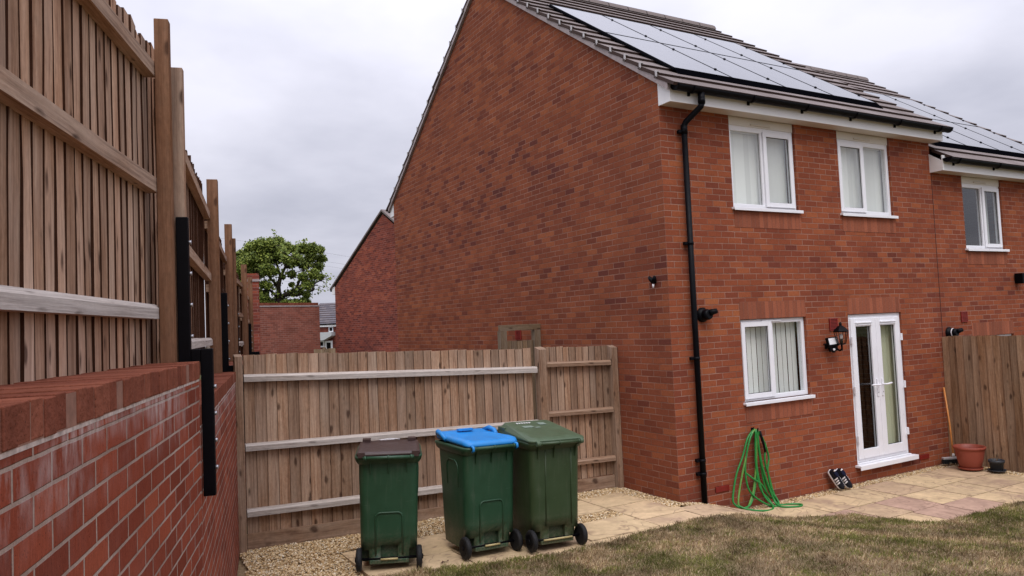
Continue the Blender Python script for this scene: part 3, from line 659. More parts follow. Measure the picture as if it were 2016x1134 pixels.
def solar(house, x0, n, zb, y0=.21, w_=.995, L=1.635):
    for row in range(2):
        for k in range(n):
            xa = x0 + k * (w_ + .008); xb = xa + w_; s0 = row * (L + .015); s1 = s0 + L
            def P_(s, h, x): return (x, y0 + s * CS - h * SN, zb + TAN * y0 + s * SN + h * CS)
            hb, ht = -.01, .052
            f = MB(); t = .008
            for (a, b_, c, d) in ((xa, xb, s0, s0 + t), (xa, xb, s1 - t, s1), (xa, xa + t, s0 + t, s1 - t), (xb - t, xb, s0 + t, s1 - t)):
                T = [P_(c, ht, a), P_(c, ht, b_), P_(d, ht, b_), P_(d, ht, a)]; B_ = [P_(c, hb, a), P_(c, hb, b_), P_(d, hb, b_), P_(d, hb, a)]
                f.face(T); f.face(B_)
                for i in range(4): j = (i + 1) % 4; f.face([T[i], T[j], B_[j], B_[i]])
            p = f.build('solar_panel', M['blackm'], house)
            gp = MB(); q = [P_(s0 + t, ht - .003, xa + t), P_(s0 + t, ht - .003, xb - t), P_(s1 - t, ht - .003, xb - t), P_(s1 - t, ht - .003, xa + t)]
            gp.face(q, [(0, 0), (w_, 0), (w_, L), (0, L)]); gp.build('glass_sheet', M['solar'], p)
            for sy in (.22, .80):
                c = MB(); cc = P_(s0 + L * sy, ht + .006, xb + .006); c.box(cc, (.018, .034, .010), Matrix.Rotation(math.atan(TAN), 3, 'X')); c.build('clamp', M['blackm'], p)
    sk = MB()
    def P2(s, h, x): return (x, y0 + s * CS - h * SN, zb + TAN * y0 + s * SN + h * CS)
    xb = x0 + n * (w_ + .008)
    sk.face([P2(-.13, .012, x0 - .02), P2(-.13, .012, xb), P2(-.005, .046, xb), P2(-.005, .046, x0 - .02)]); sk.face([P2(-.13, .012, x0 - .02), P2(-.13, .012, xb), P2(-.13, -.02, xb), P2(-.13, -.02, x0 - .02)])
    for xx in (x0 - .06,):
        sk.face([P2(-.05, .03, xx), P2(2 * L + .05, .03, xx), P2(2 * L + .05, .034, xx + .052), P2(-.05, .034, xx + .052)])
    sk.build('flashing', M['flash'], house)
def eaves(house, x0, x1, zs, zg, endcap=(True, True), back=False, gx0=None, gx1=None):
    sg = (lambda y: y) if not back else (lambda y: DEPTH - y)
    f = MB(); yo = -.205
    f.box(((x0 + x1) / 2, sg((yo - .0 + yo + .016) / 2), zs + .115), (x1 - x0, .016, .23)); 
    for on, xx, d in ((endcap[0], x0, .006), (endcap[1], x1, -.006)):
        if on:
            yb = .0
            pts = [(yo + .0165, zs + .0005), (yb, zs + .0005), (yb, zs + .285), (yo + .0165, zs + .155)]
            A = [(xx, sg(p[0]), p[1]) for p in pts]; B_ = [(xx + d * 2, sg(p[0]), p[1]) for p in pts]
            f.face(A); f.face(B_)
            for i in range(4): j = (i + 1) % 4; f.face([A[i], A[j], B_[j], B_[i]])
    f.build('fascia', M['fascia'], house)
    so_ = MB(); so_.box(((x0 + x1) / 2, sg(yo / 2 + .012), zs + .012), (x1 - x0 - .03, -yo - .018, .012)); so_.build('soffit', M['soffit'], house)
    gt = MB(); ga, gb = (gx0 if gx0 is not None else x0), (gx1 if gx1 is not None else x1)
    yc = -.275; r = .062; prof = [(yc + r * math.cos(a), zg - r * math.sin(a)) for a in [math.pi * i / 10 for i in range(11)]]; prof2 = [(yc + (r - .006) * math.cos(a), zg - (r - .006) * math.sin(a)) for a in [math.pi * i / 10 for i in range(10, -1, -1)]]
    full = prof + prof2
    gt.loft([[(xx, sg(p), z) for p, z in full] for xx in (ga, gb)], smooth=False)
    for xx in (ga - .005, gb + .005): gt.loft([[(xx + dx, sg(p), z) for p, z in [(yc + (r + .008) * math.cos(a), zg + .006 - (r + .008) * math.sin(a)) for a in [math.pi * i / 10 for i in range(11)]]] for dx in (-.012, .012)], smooth=False)
    gu = gt.build('gutter', M['blackpl'], house)
    nb = max(2, int((gb - ga) / .85))
    for k in range(nb):
        c = MB(); xx = ga + .25 + (gb - ga - .5) * k / (nb - 1)
        c.loft([[(xx + dx, sg(p), z) for p, z in [(yc + (r + .012) * math.cos(a), zg - (r + .012) * math.sin(a)) for a in [math.pi * i / 10 for i in range(11)]] + [(yc + (r + .001) * math.cos(a), zg - (r + .001) * math.sin(a)) for a in [math.pi * i / 10 for i in range(10, -1, -1)]]] for dx in (-.016, .016)], smooth=False)
        c.box((xx, sg(-.2155), zg - .045), (.03, .02, .085)); c.build('gutter_bracket', M['blackpl'], gu)

def house_walls(house, x0, x1, z0, ze, zb, holes, gl, gr):
    mb = MB(); holed_wall(mb, x0, x1, z0, ze, holes)
    for (xx, on, zlow) in ((x0, gl, z0), (x1, gr, z0)):
        if on:
            top = [(0, ze), (0, zb - .118), (HALF, zb + TAN * HALF - .118), (DEPTH, zb - .118), (DEPTH, ze)]
            pts = [(xx, 0, zlow)] + [(xx, y, z) for y, z in top] + [(xx, DEPTH, zlow)]
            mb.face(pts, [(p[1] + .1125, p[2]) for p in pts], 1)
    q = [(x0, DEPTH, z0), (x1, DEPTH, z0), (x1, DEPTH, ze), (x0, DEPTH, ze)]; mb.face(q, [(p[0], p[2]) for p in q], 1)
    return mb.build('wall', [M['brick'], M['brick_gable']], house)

# --- the end house
H1 = empty('brick_house', 'end-of-row red brick house with the tall blank gable wall and white patio door', 'house', (0, 0, 0))
ZB = 5.005
op = [(1.132, 2.335, 1.035, 2.055), (3.195, 4.395, -.02, 2.055), (1.132, 2.335, 3.455, 4.625), (3.205, 4.385, 3.455, 4.625)]
house_walls(H1, 0, 5.38, -.6, 4.625, ZB, op, True, True)
r1 = roof(H1, -.055, 5.43, ZB); verge(H1, r1, -.0005, -.045, ZB); verge(H1, r1, 5.3805, 5.42, ZB, False)
solar(H1, .45, 4, ZB)
eaves(H1, 0.0, 5.41, 4.612, 4.785, gx0=.03, gx1=5.45); eaves(H1, 0.0, 5.41, 4.612, 4.785, back=True)
soldier(H1, 1.132, 2.335, 2.055, 2.275); soldier(H1, 3.19, 4.375, 2.055, 2.28)
soldier(H1, 1.14, 2.345, .785, .992); soldier(H1, 1.14, 2.365, 3.205, 3.412); soldier(H1, 3.21, 4.41, 3.205, 3.412)
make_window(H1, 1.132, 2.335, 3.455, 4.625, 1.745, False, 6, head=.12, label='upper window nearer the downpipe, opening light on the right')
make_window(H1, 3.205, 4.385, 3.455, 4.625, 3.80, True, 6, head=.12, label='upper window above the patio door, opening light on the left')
make_window(H1, 1.132, 2.335, 1.035, 2.055, 1.71, True, -3, label='ground floor window with open-slatted blinds')
# patio door
df = MB(); ring(df, 3.199, 4.391, .03, 2.051, .03, .10, .06, .06, .05, .06); dfo = df.build('door_frame', M['upvc'], H1, bevel=.004)
ts = MB(); ts.box((3.795, .015, -.005), (1.30, .19, .03)); ts.box((3.795, -.083, -.02), (1.30, .012, .062)); ts.box((3.795, .03, .0195), (1.195, .09, .014)); ts.build('threshold', M['upvc'], dfo, bevel=.004)
for k, (a, b_) in enumerate(((3.252, 3.793), (3.797, 4.338))):
    d = MB(); ring(d, a, b_, .075, 1.998, .006, .066, .105, .105, .125, .115); d.box(((a + b_) / 2, -.004, 1.935), (.36, .02, .022)); d.box(((a + b_) / 2, .0, 1.905), (b_ - a - .18, .01, .016))
    do = d.build('door_leaf', M['upvc'], H1, bevel=.005)
    do['label'] = ('left leaf of the patio door with a dark pane', 'right leaf of the patio door with a green curtain behind')[k]
    p = MB(); p.face([(a + .1, .04, .195), (b_ - .1, .04, .195), (b_ - .1, .04, 1.888), (a + .1, .04, 1.888)]); p.build('pane', M['glass'], do)
    gk = MB(); ring(gk, a + .104, b_ - .104, .199, 1.884, .030, .037, .009, .009, .009, .009); gk.build('glazing_gasket', M['blackpl'], do)
    hx = (b_ - .052) if k == 0 else (a + .052); sg = -1 if k == 0 else 1
    hd = MB(); hd.box((hx, -.002, 1.02), (.03, .014, .24)); hd.tube([(hx, -.005, 1.06), (hx, -.055, 1.06), (hx + sg * .02, -.06, 1.06), (hx + sg * (.20 if k == 0 else .135), -.058, 1.068)], .013, 8); hd.build('handle', M['upvc'], do, bevel=.002)
    kh = MB(); kh.disc((hx, -.0105, .95), (0, 1, 0), .008, .006, 12); kh.build('keyhole', M['galv'], do)
    for hz in (.35, 1.02, 1.70):
        hg = MB(); hg.box((b_ + .012 if k else a - .012, -.006, hz), (.026, .03, .10)); hg.build('hinge', M['upvc'], do, bevel=.003)
cu = MB(); n = 26
cu.loft([[(3.90 + .62 * i / n, .150 + .016 * math.sin(i * 1.9), z) for i in range(n + 1)] for z in (.06, 2.0)], close=False, cap0=False, cap1=False); cu.build('curtain', M['curtain'], H1)
# downpipe
dp = MB()
dp.tube([(.42, -.275, 4.735), (.42, -.275, 4.60)], [.042, .040], 14); dp.tube([(.42, -.275, 4.67), (.42, -.275, 4.615)], .043, 14)
dp.tube([(.42, -.275, 4.612), (.414, -.262, 4.575), (.335, -.085, 4.43), (.322, -.066, 4.385), (.322, -.064, 4.30)], .036, 14); dp.tube([(.322, -.064, 4.40), (.322, -.064, 4.29)], .040, 14)
dp.tube([(.322, -.064, 4.33), (.320, -.064, -.10)], .034, 16)
dpo = dp.build('downpipe', M['blackpl'], H1)
for z in (4.32, 2.985, 1.63, .445, .29):
    c = MB(); c.tube([(.321, -.064, z + .018), (.321, -.064, z - .018)], .039, 16); c.box((.275, -.052, z), (.075, .022, .03)); c.box((.321, -.018, z), (.12, .03, .034)); c.build('pipe_clip', M['blackpl'], dpo)
vent(H1, 2.872, 1.934, .165, .165); vent(H1, .664, .062, .215, .065, name='air_brick', rows=4); vent(H1, 4.697, -.062, .215, .065, name='air_brick', rows=4); vent(H1, 3.5, 1.966, .165, .165, plane='x')
# --- the neighbour, stepped down
H2 = empty('brick_house', 'neighbouring terraced brick house stepped lower, its roof half hidden by the end house', 'house', (5.38, 0, 0))
def shift(fn, *a, **k):
    before = set(bpy.data.objects); r_ = fn(*a, **k); return r_
ZB2 = ZB - .45
H2.location = (0, 0, 0)
op2 = [(6.2, 7.34, 3.005, 4.175), (6.19, 7.40, .585, 1.615)]
house_walls(H2, 5.3815, 10.3, -.6, 4.175, ZB2, op2, False, True)
r2 = roof(H2, 5.432, 10.36, ZB2); verge(H2, r2, 10.3005, 10.34, ZB2, False)
solar(H2, 5.76, 4, ZB2)
eaves(H2, 5.36, 10.33, 4.162, 4.335, gx0=5.38, gx1=10.36)
eaves(H2, 5.45, 10.33, 4.162, 4.335, back=True)
soldier(H2, 6.19, 7.40, 1.615, 1.83); soldier(H2, 6.2, 7.36, 2.755, 2.962)
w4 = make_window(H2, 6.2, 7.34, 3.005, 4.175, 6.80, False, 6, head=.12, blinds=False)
make_window(H2, 6.19, 7.40, .585, 1.615, 6.80, True, 10, blinds=True)
cu = MB()
for a, c_ in ((7.05, 7.32),): cu.loft([[(a + (c_ - a) * i / 14, .24 + .018 * math.sin(i * 1.7), z) for i in range(15)] for z in (3.03, 4.05)], close=False, cap0=False, cap1=False)
cu.build('curtain', M['blind'], w4)
vent(H2, 5.982, 1.937, .165, .165)
mj = MB(); mj.box((5.388, -.0012, 1.9), (.010, .0016, 4.5)); mj.build('movement_joint', M['ventdark'], H2)

# ------------------------------------------------------------------ fittings on the house wall
def boiler_flue(x, z, collar, label):
    t = empty('boiler_flue', label, 'flue', (x, 0, z), group='boiler flue outlets on the back wall')
    p = MB(); p.loft([[(rr * math.cos(a), -yy, rr * math.sin(a)) for a in [2 * math.pi * j / 28 for j in range(28)]] for rr, yy in ((.088, .001), (.088, .02), (.074, .03), (.066, .06))]); p.build('wall_plate', M['blackpl'], t)
    b_ = MB(); d = Vector((.08, -1, .03)).normalized(); b0 = Vector((0, -.055, 0)); b_.tube([b0, b0 + d * .05, b0 + d * .075], [.066, .064, .054], 20); b_.build('flue_body', M['blackpl'], t)
    c0 = b0 + d * .055 + Vector((.015, 0, .018)); dd = Vector((.80, -.42, .22)).normalized()
    o = MB(); o.tube([c0, c0 + dd * .05, c0 + dd * .092], [.042, .034, .030], 16); o.build('outlet', M['blackpl'], t)
    if collar:
        k = MB(); k.tube([b0 + d * .008, b0 + d * .022], .069, 24); k.build('collar', M['white'], t)
boiler_flue(.50, 2.135, False, 'black boiler flue on the brick wall just right of the downpipe')
boiler_flue(5.55, 1.705, True, 'black boiler flue with a white collar ring above the boundary fence')
t = empty('cable_clip', 'small black two-lobed clip with a white tip high on the gable corner', 'clip', (0, .22, 2.575))
mb = MB(); mb.tube([(-.03, -.0, -.03), (-.045, .03, .01), (-.05, .055, .035)], [.028, .026, .018], 10); mb.tube([(-.03, 0, -.03), (-.045, -.03, .01), (-.05, -.05, .035)], [.028, .026, .018], 10); mb.box((-.012, 0, -.01), (.024, .04, .06)); mb.build('bracket', M['blackpl'], t)
mb = MB(); mb.tube([(-.035, 0, -.05), (-.037, 0, -.095)], [.014, .011], 10); mb.build('nozzle', M['white'], t)
t = empty('wall_lantern', 'black six-sided coach lantern on a curled arm left of the patio door', 'lantern', (2.87, 0, 1.62))
LX, LY = -.10, -.19      # lantern body relative to the wall plate
mb = MB(); mb.disc((0, -.012, .02), (0, 1, 0), .05, .022, 20, bev=.005); mb.build('wall_plate', M['blackm'], t)
mb = MB(); mb.tube([(0, -.02, .02), (-.02, -.07, -.025), (-.06, -.13, -.035), (LX, LY, -.01), (LX, LY, .05)], [.014, .013, .012, .012, .014], 10); mb.tube([(LX, LY, -.035), (LX, LY, -.01)], [.006, .014], 10); mb.build('arm', M['blackm'], t)
def hexr(r, z): return [(LX + r * math.cos(R(60 * i + 20)), LY + r * math.sin(R(60 * i + 20)), z) for i in range(6)]
mb = MB(); mb.loft([hexr(.03, .045), hexr(.055, .05), hexr(.055, .062)], smooth=False)
for i in range(6): mb.tube([hexr(.053, .06)[i], hexr(.088, .215)[i]], .0048, 6)
a6, b6 = hexr(.09, .215), hexr(.09, .226)
mb.loft([hexr(.082, .212), hexr(.094, .212), hexr(.094, .226), hexr(.082, .226)], smooth=False, cap0=False, cap1=False); mb.build('cage', M['blackm'], t)
mb = MB(); mb.loft([hexr(.05, .063), hexr(.083, .211)], smooth=False, cap0=False, cap1=False); mb.build('glass', M['lampglass'], t)
mb = MB(); mb.tube([(LX, LY, .06), (LX, LY, .12)], .012, 10, m=0); mb.build('bulb_holder', M['blackm'], t)
mb = MB(); mb.tube([(LX, LY, .12), (LX, LY, .14), (LX, LY, .17), (LX, LY, .19)], [.010, .019, .019, .006], 12); mb.build('bulb', M['white'], t)
mb = MB(); mb.loft([hexr(.098, .2265), hexr(.078, .25), hexr(.036, .29), hexr(.018, .30), hexr(.016, .315), hexr(.02, .322), hexr(.006, .345)], smooth=False); mb.build('lantern_roof', M['blackm'], t)
t = empty('floodlight', 'square black LED floodlight with motion sensor beside the coach lantern', 'floodlight', (2.70, 0, 1.68))
mb = MB(); mb.box((.02, -.012, -.03), (.09, .022, .07)); mb.tube([(.02, -.02, -.02), (.0, -.07, -.01)], .016, 8); mb.box((-.09, -.075, .0), (.10, .012, .016)); mb.build('bracket', M['blackm'], t)
rt_ = Matrix.Rotation(R(-14), 3, 'X') @ Matrix.Rotation(R(-22), 3, 'Z')
mb = MB(); mb.box((.0, -.10, .025), (.15, .045, .125), rt_); mb.build('lamp_body', M['blackm'], t, bevel=.006)
mb = MB(); mb.box(Vector((.0, -.10, .025)) + rt_ @ Vector((0, -.024, .006)), (.112, .003, .085), rt_); mb.build('lens', M['led'], t)
mb = MB(); mb.box((.01, -.095, -.072), (.10, .05, .055), rt_); mb.disc((.0, -.115, -.105), (0, 0, 1), .022, .02, 16); mb.build('sensor_box', M['blackm'], t, bevel=.005)
mb = MB(); mb.lathe([(.0, -.016), (.012, -.012), (.016, 0), (.012, .012), (.0, .016)], (-.005, -.127, -.075), 14); mb.build('sensor_eye', M['white'], t)
t = empty('wall_lamp', 'black box lamp on the neighbouring wall at the right edge', 'lamp', (7.60, 0, 2.50))
mb = MB(); mb.box((0, -.012, .02), (.09, .022, .16)); mb.build('wall_plate', M['blackm'], t, bevel=.004)
mb = MB(); mb.box((0, -.085, .02), (.17, .12, .17), taper=lambda p: Vector((p.x * (1 if p.z > 0 else .75), p.y * (1 if p.z > 0 else .8), p.z))); mb.build('lamp_body', M['blackm'], t, bevel=.006)

# ------------------------------------------------------------------ hose
def catmull(P, n=10):
    P = [Vector(p) for p in P]; out = []
    for i in range(len(P) - 1):
        p0, p1, p2, p3 = P[max(i - 1, 0)], P[i], P[i + 1], P[min(i + 2, len(P) - 1)]
        for k in range(n):
            t_ = k / n; out.append(.5 * ((2 * p1) + (p2 - p0) * t_ + (2 * p0 - 5 * p1 + 4 * p2 - p3) * t_ ** 2 + (-p0 + 3 * p1 - 3 * p2 + p3) * t_ ** 3))
    return out + [P[-1]]
t = empty('garden_hose', 'green garden hose looped over a hook on the brick wall, tail on the paving', 'hose', (1.23, 0, .70))
B0 = Vector((1.23, 0, .70))
def hs(*pts): return catmull([Vector(p) - B0 for p in pts], 9)
coil = [
    [(1.20, -.05, .70), (1.08, -.06, .62), (.97, -.06, .40), (.86, -.06, .22), (.78, -.07, .02), (.75, -.09, -.10), (.82, -.13, -.165), (.96, -.13, -.165), (1.08, -.09, -.08), (1.17, -.07, .12), (1.21, -.06, .40), (1.22, -.05, .70)],
    [(1.22, -.05, .71), (1.10, -.07, .60), (1.01, -.07, .35), (.99, -.08, .14), (1.03, -.10, -.02), (1.16, -.14, -.14), (1.33, -.17, -.225), (1.43, -.15, -.215), (1.44, -.12, -.16), (1.36, -.09, .0), (1.28, -.07, .30), (1.24, -.05, .70)],
    [(1.25, -.05, .70), (1.34, -.06, .58), (1.42, -.06, .35), (1.38, -.07, .2), (1.40, -.08, .0), (1.44, -.09, -.1), (1.38, -.09, -.14), (1.31, -.08, -.02), (1.27, -.07, .25), (1.23, -.06, .70)],
    [(1.23, -.06, .71), (1.20, -.07, .40), (1.12, -.08, .05), (1.02, -.10, -.12), (.90, -.14, -.185), (.80, -.12, -.14), (.88, -.08, .06), (1.0, -.07, .35), (1.13, -.06, .63), (1.21, -.06, .705)],
    [(1.24, -.07, .71), (1.25, -.08, .35), (1.32, -.09, .05), (1.38, -.12, -.12), (1.42, -.17, -.21), (1.56, -.25, -.212), (1.63, -.33, -.212), (1.55, -.38, -.212), (1.40, -.31, -.212), (1.36, -.22, -.205), (1.36, -.14, -.12), (1.27, -.09, .25), (1.22, -.07, .70)],
    [(1.21, -.07, .70), (1.17, -.08, .3), (1.20, -.10, .0), (1.30, -.14, -.15), (1.24, -.24, -.222), (1.02, -.27, -.205), (.86, -.2, -.175), (.80, -.12, -.14)],
    [(1.26, -.05, .69), (1.36, -.06, .50), (1.34, -.07, .30), (1.40, -.07, .1), (1.42, -.1, -.08), (1.44, -.15, -.18), (1.38, -.2, -.21), (1.30, -.19, -.2), (1.22, -.12, -.06), (1.19, -.08, .2), (1.2, -.06, .5), (1.22, -.06, .70)],
    [(1.0, -.05, .22), (1.1, -.09, .13), (1.22, -.10, .05), (1.30, -.09, -.05)],
]
mb = MB()
for i, c_ in enumerate(coil): mb.tube(hs(*c_), .0118, 8, m=1 if i in (3,) else 0)
mb.build('hose_coil', [M['hose'], M['hosestripe']], t)
mb = MB(); mb.tube([(.06, -.07, -.02), (.075, -.075, -.12), (.10, -.075, -.18), (.12, -.075, -.28)], [.011, .017, .015, .012], 10); mb.build('spray_nozzle', M['blackpl'], t)
mb = MB(); mb.tube([(.0, -.002, -.0), (.0, -.085, -.015), (.0, -.09, .025)], .008, 8); mb.box((0, -.005, 0), (.05, .008, .05)); mb.build('hook', M['blackm'], t)

# ------------------------------------------------------------------ shoes
def shoe(toe, heel, roll, label):
    toe, heel = Vector(toe), Vector(heel)
    t = empty('trainer_shoe', label, 'shoe', toe, group='pair of black trainers')
    L = .295
    # local: x = heel(0) -> toe(L), y = across, z = away from the sole
    hw = lambda u: .036 + .012 * math.sin(min(1, u / .7) * math.pi / 2) * 1.0 - (.040 * max(0, (u - .78) / .22) ** 2.2) - .010 * max(0, (.1 - u) / .1) ** 1.5
    xd = (toe - heel).normalized(); zd = Vector((.35, -1.0, .35)); zd = (zd - xd * zd.dot(xd)).normalized(); yd = zd.cross(xd)
    rot = Matrix((xd, yd, zd)).transposed() @ Matrix.Rotation(R(roll), 3, 'X')
    tf = lambda p: rot @ (Vector(p) - Vector((L, 0, 0)))
    us = [0, .02, .06, .14, .25, .38, .5, .62, .74, .84, .92, .97, 1.0]
    spring = lambda u: .012 * max(0, (u - .7) / .3) ** 2
    rings = []
    for z0 in (0, .012, .026 ):
        r_ = [(u * L, hw(u) * (1.04 if z0 < .02 else 1.0), z0 * (1.15 - .35 * u) + spring(u)) for u in us] + [(u * L, -hw(u) * (1.04 if z0 < .02 else 1.0), z0 * (1.15 - .35 * u) + spring(u)) for u in reversed(us[1:-1])]
        rings.append([tf(p) for p in r_])
    s_ = MB(); s_.loft(rings); s_.build('sole', M['white'], t)
    s_ = MB(); s_.loft([[tf((p0[0], p0[1], p0[2])) for p0 in [(u * L, sgn * hw(u) * .98, zz_ + spring(u)) for u, sgn in [(u, 1) for u in us] + [(u, -1) for u in reversed(us[1:-1])]]] for zz_ in (-.006, -.001)]); s_.build('outsole', M['rubber'], t)
    up = lambda u: (.062 if u < .42 else .062 - .030 * min(1, (u - .42) / .45)) - (.02 * max(0, (u - .88) / .12) ** 2) + .014 * max(0, (.12 - u) / .12)
    rr = []
    for u in us:
        zb_ = .026 * (1.15 - .35 * u) + spring(u); h = up(u); wv_ = hw(u) * .97; ring_ = []
        for k in range(13):
            a = math.pi * k / 12; ring_.append(tf((u * L, wv_ * math.cos(a) * (1 - .25 * math.sin(a) * (u < .45)), zb_ + h * math.sin(a) ** .75)))
        rr.append(ring_)
    s_ = MB(); s_.loft(rr, close=False, cap0=True, cap1=True); s_.build('upper', M['shoe'], t)
    s_ = MB(); s_.loft([[tf((L * (.20 + .16 * math.cos(a)), .026 * math.sin(a), z_)) for a in [2 * math.pi * j / 18 for j in range(18)]] for z_ in (.07, .098)]); s_.build('collar', M['lining'], t)
    s_ = MB(); s_.box(tf((.012, 0, .098)), (.014, .026, .024), rot); s_.build('heel_tab', M['white'], t)
    for sgn in (1, -1):
        for u in (.40, .51, .62):
            q = []
            for k, du in ((0.02, 0), (.34, .035)):
                pass
            s_ = MB(); pr = []
            for a, du in ((.04, .02), (.15, .012), (.26, .0), (.37, -.012)):
                uu = u - (a * .12); zb_ = .026 * (1.15 - .35 * uu) + spring(uu); h = up(uu); wv_ = hw(uu) * .97
                an = math.pi * a
                for e in (0, .058): 
                    u3 = uu + e; pr.append(tf((u3 * L, sgn * (hw(u3) * .97 * math.cos(an) * (1 - .25 * math.sin(an) * (u3 < .45)) + .0022), zb_ + h * math.sin(an) ** .75 + .0012)))
            for i in range(3): s_.face([pr[2 * i], pr[2 * i + 1], pr[2 * i + 3], pr[2 * i + 2]])
            s_.build('stripe', M['white'], t)
    s_ = MB()
    for u in (.44, .52, .60, .68): 
        zb_ = .026 * (1.15 - .35 * u) + spring(u) + up(u); s_.tube([tf((u * L, -.018, zb_ - .004)), tf((u * L, 0, zb_ + .004)), tf((u * L, .018, zb_ - .004))], .0026, 6)
    s_.build('laces', M['shoe'], t)
shoe((2.665, -.13, -.215), (2.525, -.045, .035), 24, 'left-hand trainer of the pair, black with white stripes, leaning on the wall')
shoe((2.80, -.15, -.215), (2.655, -.055, .025), 24, 'right-hand trainer of the pair, black with white stripes, nearer the patio door')

# ------------------------------------------------------------------ broom, pots
t = empty('broom', 'broom with orange pole and black bristles leaning by the boundary fence', 'broom', (5.15, -.17, -.20), R(-28))
mb = MB(); top = Matrix.Rotation(R(28), 3, 'Z') @ (Vector((5.262, -.035, .90)) - Vector((5.15, -.17, -.20))); mb.tube([(0.0, 0, .12), (top.x * .5 + .012, top.y * .5, top.z * .5 + .03), top], .0125, 10); mb.build('pole', M['orange'], t)
mb = MB(); mb.tube([(-.004, 0, .085), (.001, 0, .15)], [.02, .016], 10); mb.build('socket', M['clip'], t)
mb = MB(); mb.box((0, 0, .085), (.33, .05, .03)); mb.build('head', M['clip'], t, bevel=.004)
mb = MB()
for i in range(34):
    for j in range(4):
        x_ = -.158 + .316 * i / 33; y_ = -.02 + .04 * j / 3; mb.tube([(x_, y_, .07), (x_ * 1.12 + rnd.uniform(-.006, .006), y_ * 1.6 + rnd.uniform(-.006, .006), .0)], [.006, .003], 4, cap=False)
mb.build('bristles', M['rubber'], t)
t = empty('plant_pot', 'large terracotta-coloured empty pot on a saucer beside the broom', 'plant pot', (4.985, -.50, -.205))
mb = MB(); mb.lathe([(.125, .012), (.13, .016), (.165, .14), (.186, .25), (.190, .285), (.203, .287), (.206, .30), (.206, .318), (.198, .322), (.186, .318), (.182, .25), (.172, .22)]); mb.build('pot_body', M['terra'], t)
mb = MB(); mb.disc((0, 0, .222), (0, 0, 1), .172, .01, 28); mb.build('compost', M['compost'], t)
for i in range(7):
    pass
mb = MB()
for i in range(9): mb.tube([(rnd.uniform(-.1, .1), rnd.uniform(-.1, .1), .22), (rnd.uniform(-.13, .13), rnd.uniform(-.13, .13), .27 + rnd.uniform(0, .03))], .003, 5)
mb.build('dead_stems', M['compost'], t)
mb = MB(); mb.lathe([(.12, .0), (.15, .004), (.16, .028), (.156, .03), (.147, .01), (.12, .008)]); mb.build('saucer', M['terra'], t)
t = empty('plant_pot', 'small dark grey pot with bare sticks on a saucer by the boundary fence', 'plant pot', (5.085, -.80, -.205))
mb = MB(); mb.lathe([(.07, .01), (.074, .012), (.09, .12), (.10, .12), (.102, .155), (.094, .157), (.09, .12)]); mb.build('pot_body', M['greypot'], t)
mb = MB(); mb.disc((0, 0, .115), (0, 0, 1), .088, .01, 24); mb.build('compost', M['compost'], t)
mb = MB()
for a, b_ in (((.0, -.01, .11), (.01, -.03, .27)), ((.03, .02, .11), (.045, .03, .26)), ((-.02, .01, .11), (-.06, .02, .23)), ((-.04, -.02, .11), (-.05, -.04, .2))): mb.tube([a, b_], .003, 5)
mb.build('sticks', M['wood_gate'], t)
mb = MB(); mb.lathe([(.08, 0), (.105, .003), (.118, .02), (.114, .022), (.1, .008)]); mb.build('saucer', M['greypot'], t)
lf = MB(); lf.face([(-.03, -.012, .004), (0, -.02, .018), (.02, 0, .006), (0, .012, .016)]); lf.face([(.02, 0, .006), (.0, -.02, .018), (.05, -.018, .012), (.055, .0, .018)])
tag(lf.build('dry_leaf', M['dryleaf'], None, (-3.12, -.33, .004)), 'curled brown dead leaf on the paving between the bins', 'leaf')

# ------------------------------------------------------------------ fences
def waney(mb, c, wd, th, z0, z1, rot, amp):
    """a sawn board whose edges wander a little along its length and whose top is cut round or skew"""
    n = 10; h = z1 - z0; i0 = len(mb.v); ph = rnd.uniform(0, 6); ph2 = rnd.uniform(0, 6); big = amp * (2.2 if rnd.random() < .2 else 1)
    skew = rnd.uniform(-.012, .012)
    for k in range(n + 1):
        z = -h / 2 + h * k / n; e0 = big * (math.sin(k * .9 + ph) * .6 + math.sin(k * 2.3 + ph2) * .4); e1_ = amp * math.sin(k * 1.3 + ph2); bow = .002 * math.sin(k * .5 + ph)
        for x_, y_ in ((-wd / 2 + e0, -th / 2), (wd / 2 + e1_, -th / 2), (wd / 2 + e1_, th / 2), (-wd / 2 + e0, th / 2)):
            zz_ = z + (skew * (1 if x_ > 0 else -1) if k == n else 0); q = rot @ Vector((x_, y_ + bow, zz_)) + Vector((c.x, c.y, (z0 + z1) / 2)); mb.v.append(tuple(q))
    for k in range(n):
        for j in range(4):
            a = i0 + 4 * k + j; b__ = i0 + 4 * k + (j + 1) % 4; mb.f.append((a, b__, b__ + 4, a + 4)); mb.sm.append(False); mb.mi.append(1 if j in (1, 3) else 0)
            za, zb__ = h * k / n, h * (k + 1) / n; w0 = j * .37
            mb.u += [(za, w0), (za, w0 + (wd if j in (0, 2) else th)), (zb__, w0 + (wd if j in (0, 2) else th)), (zb__, w0)]
    for q in ((i0 + 3, i0 + 2, i0 + 1, i0), tuple(i0 + 4 * n + j for j in range(4))):
        mb.f.append(q); mb.sm.append(False); mb.mi.append(1); mb.u += [(0, 0), (.02, 0), (.02, .1), (0, .1)]
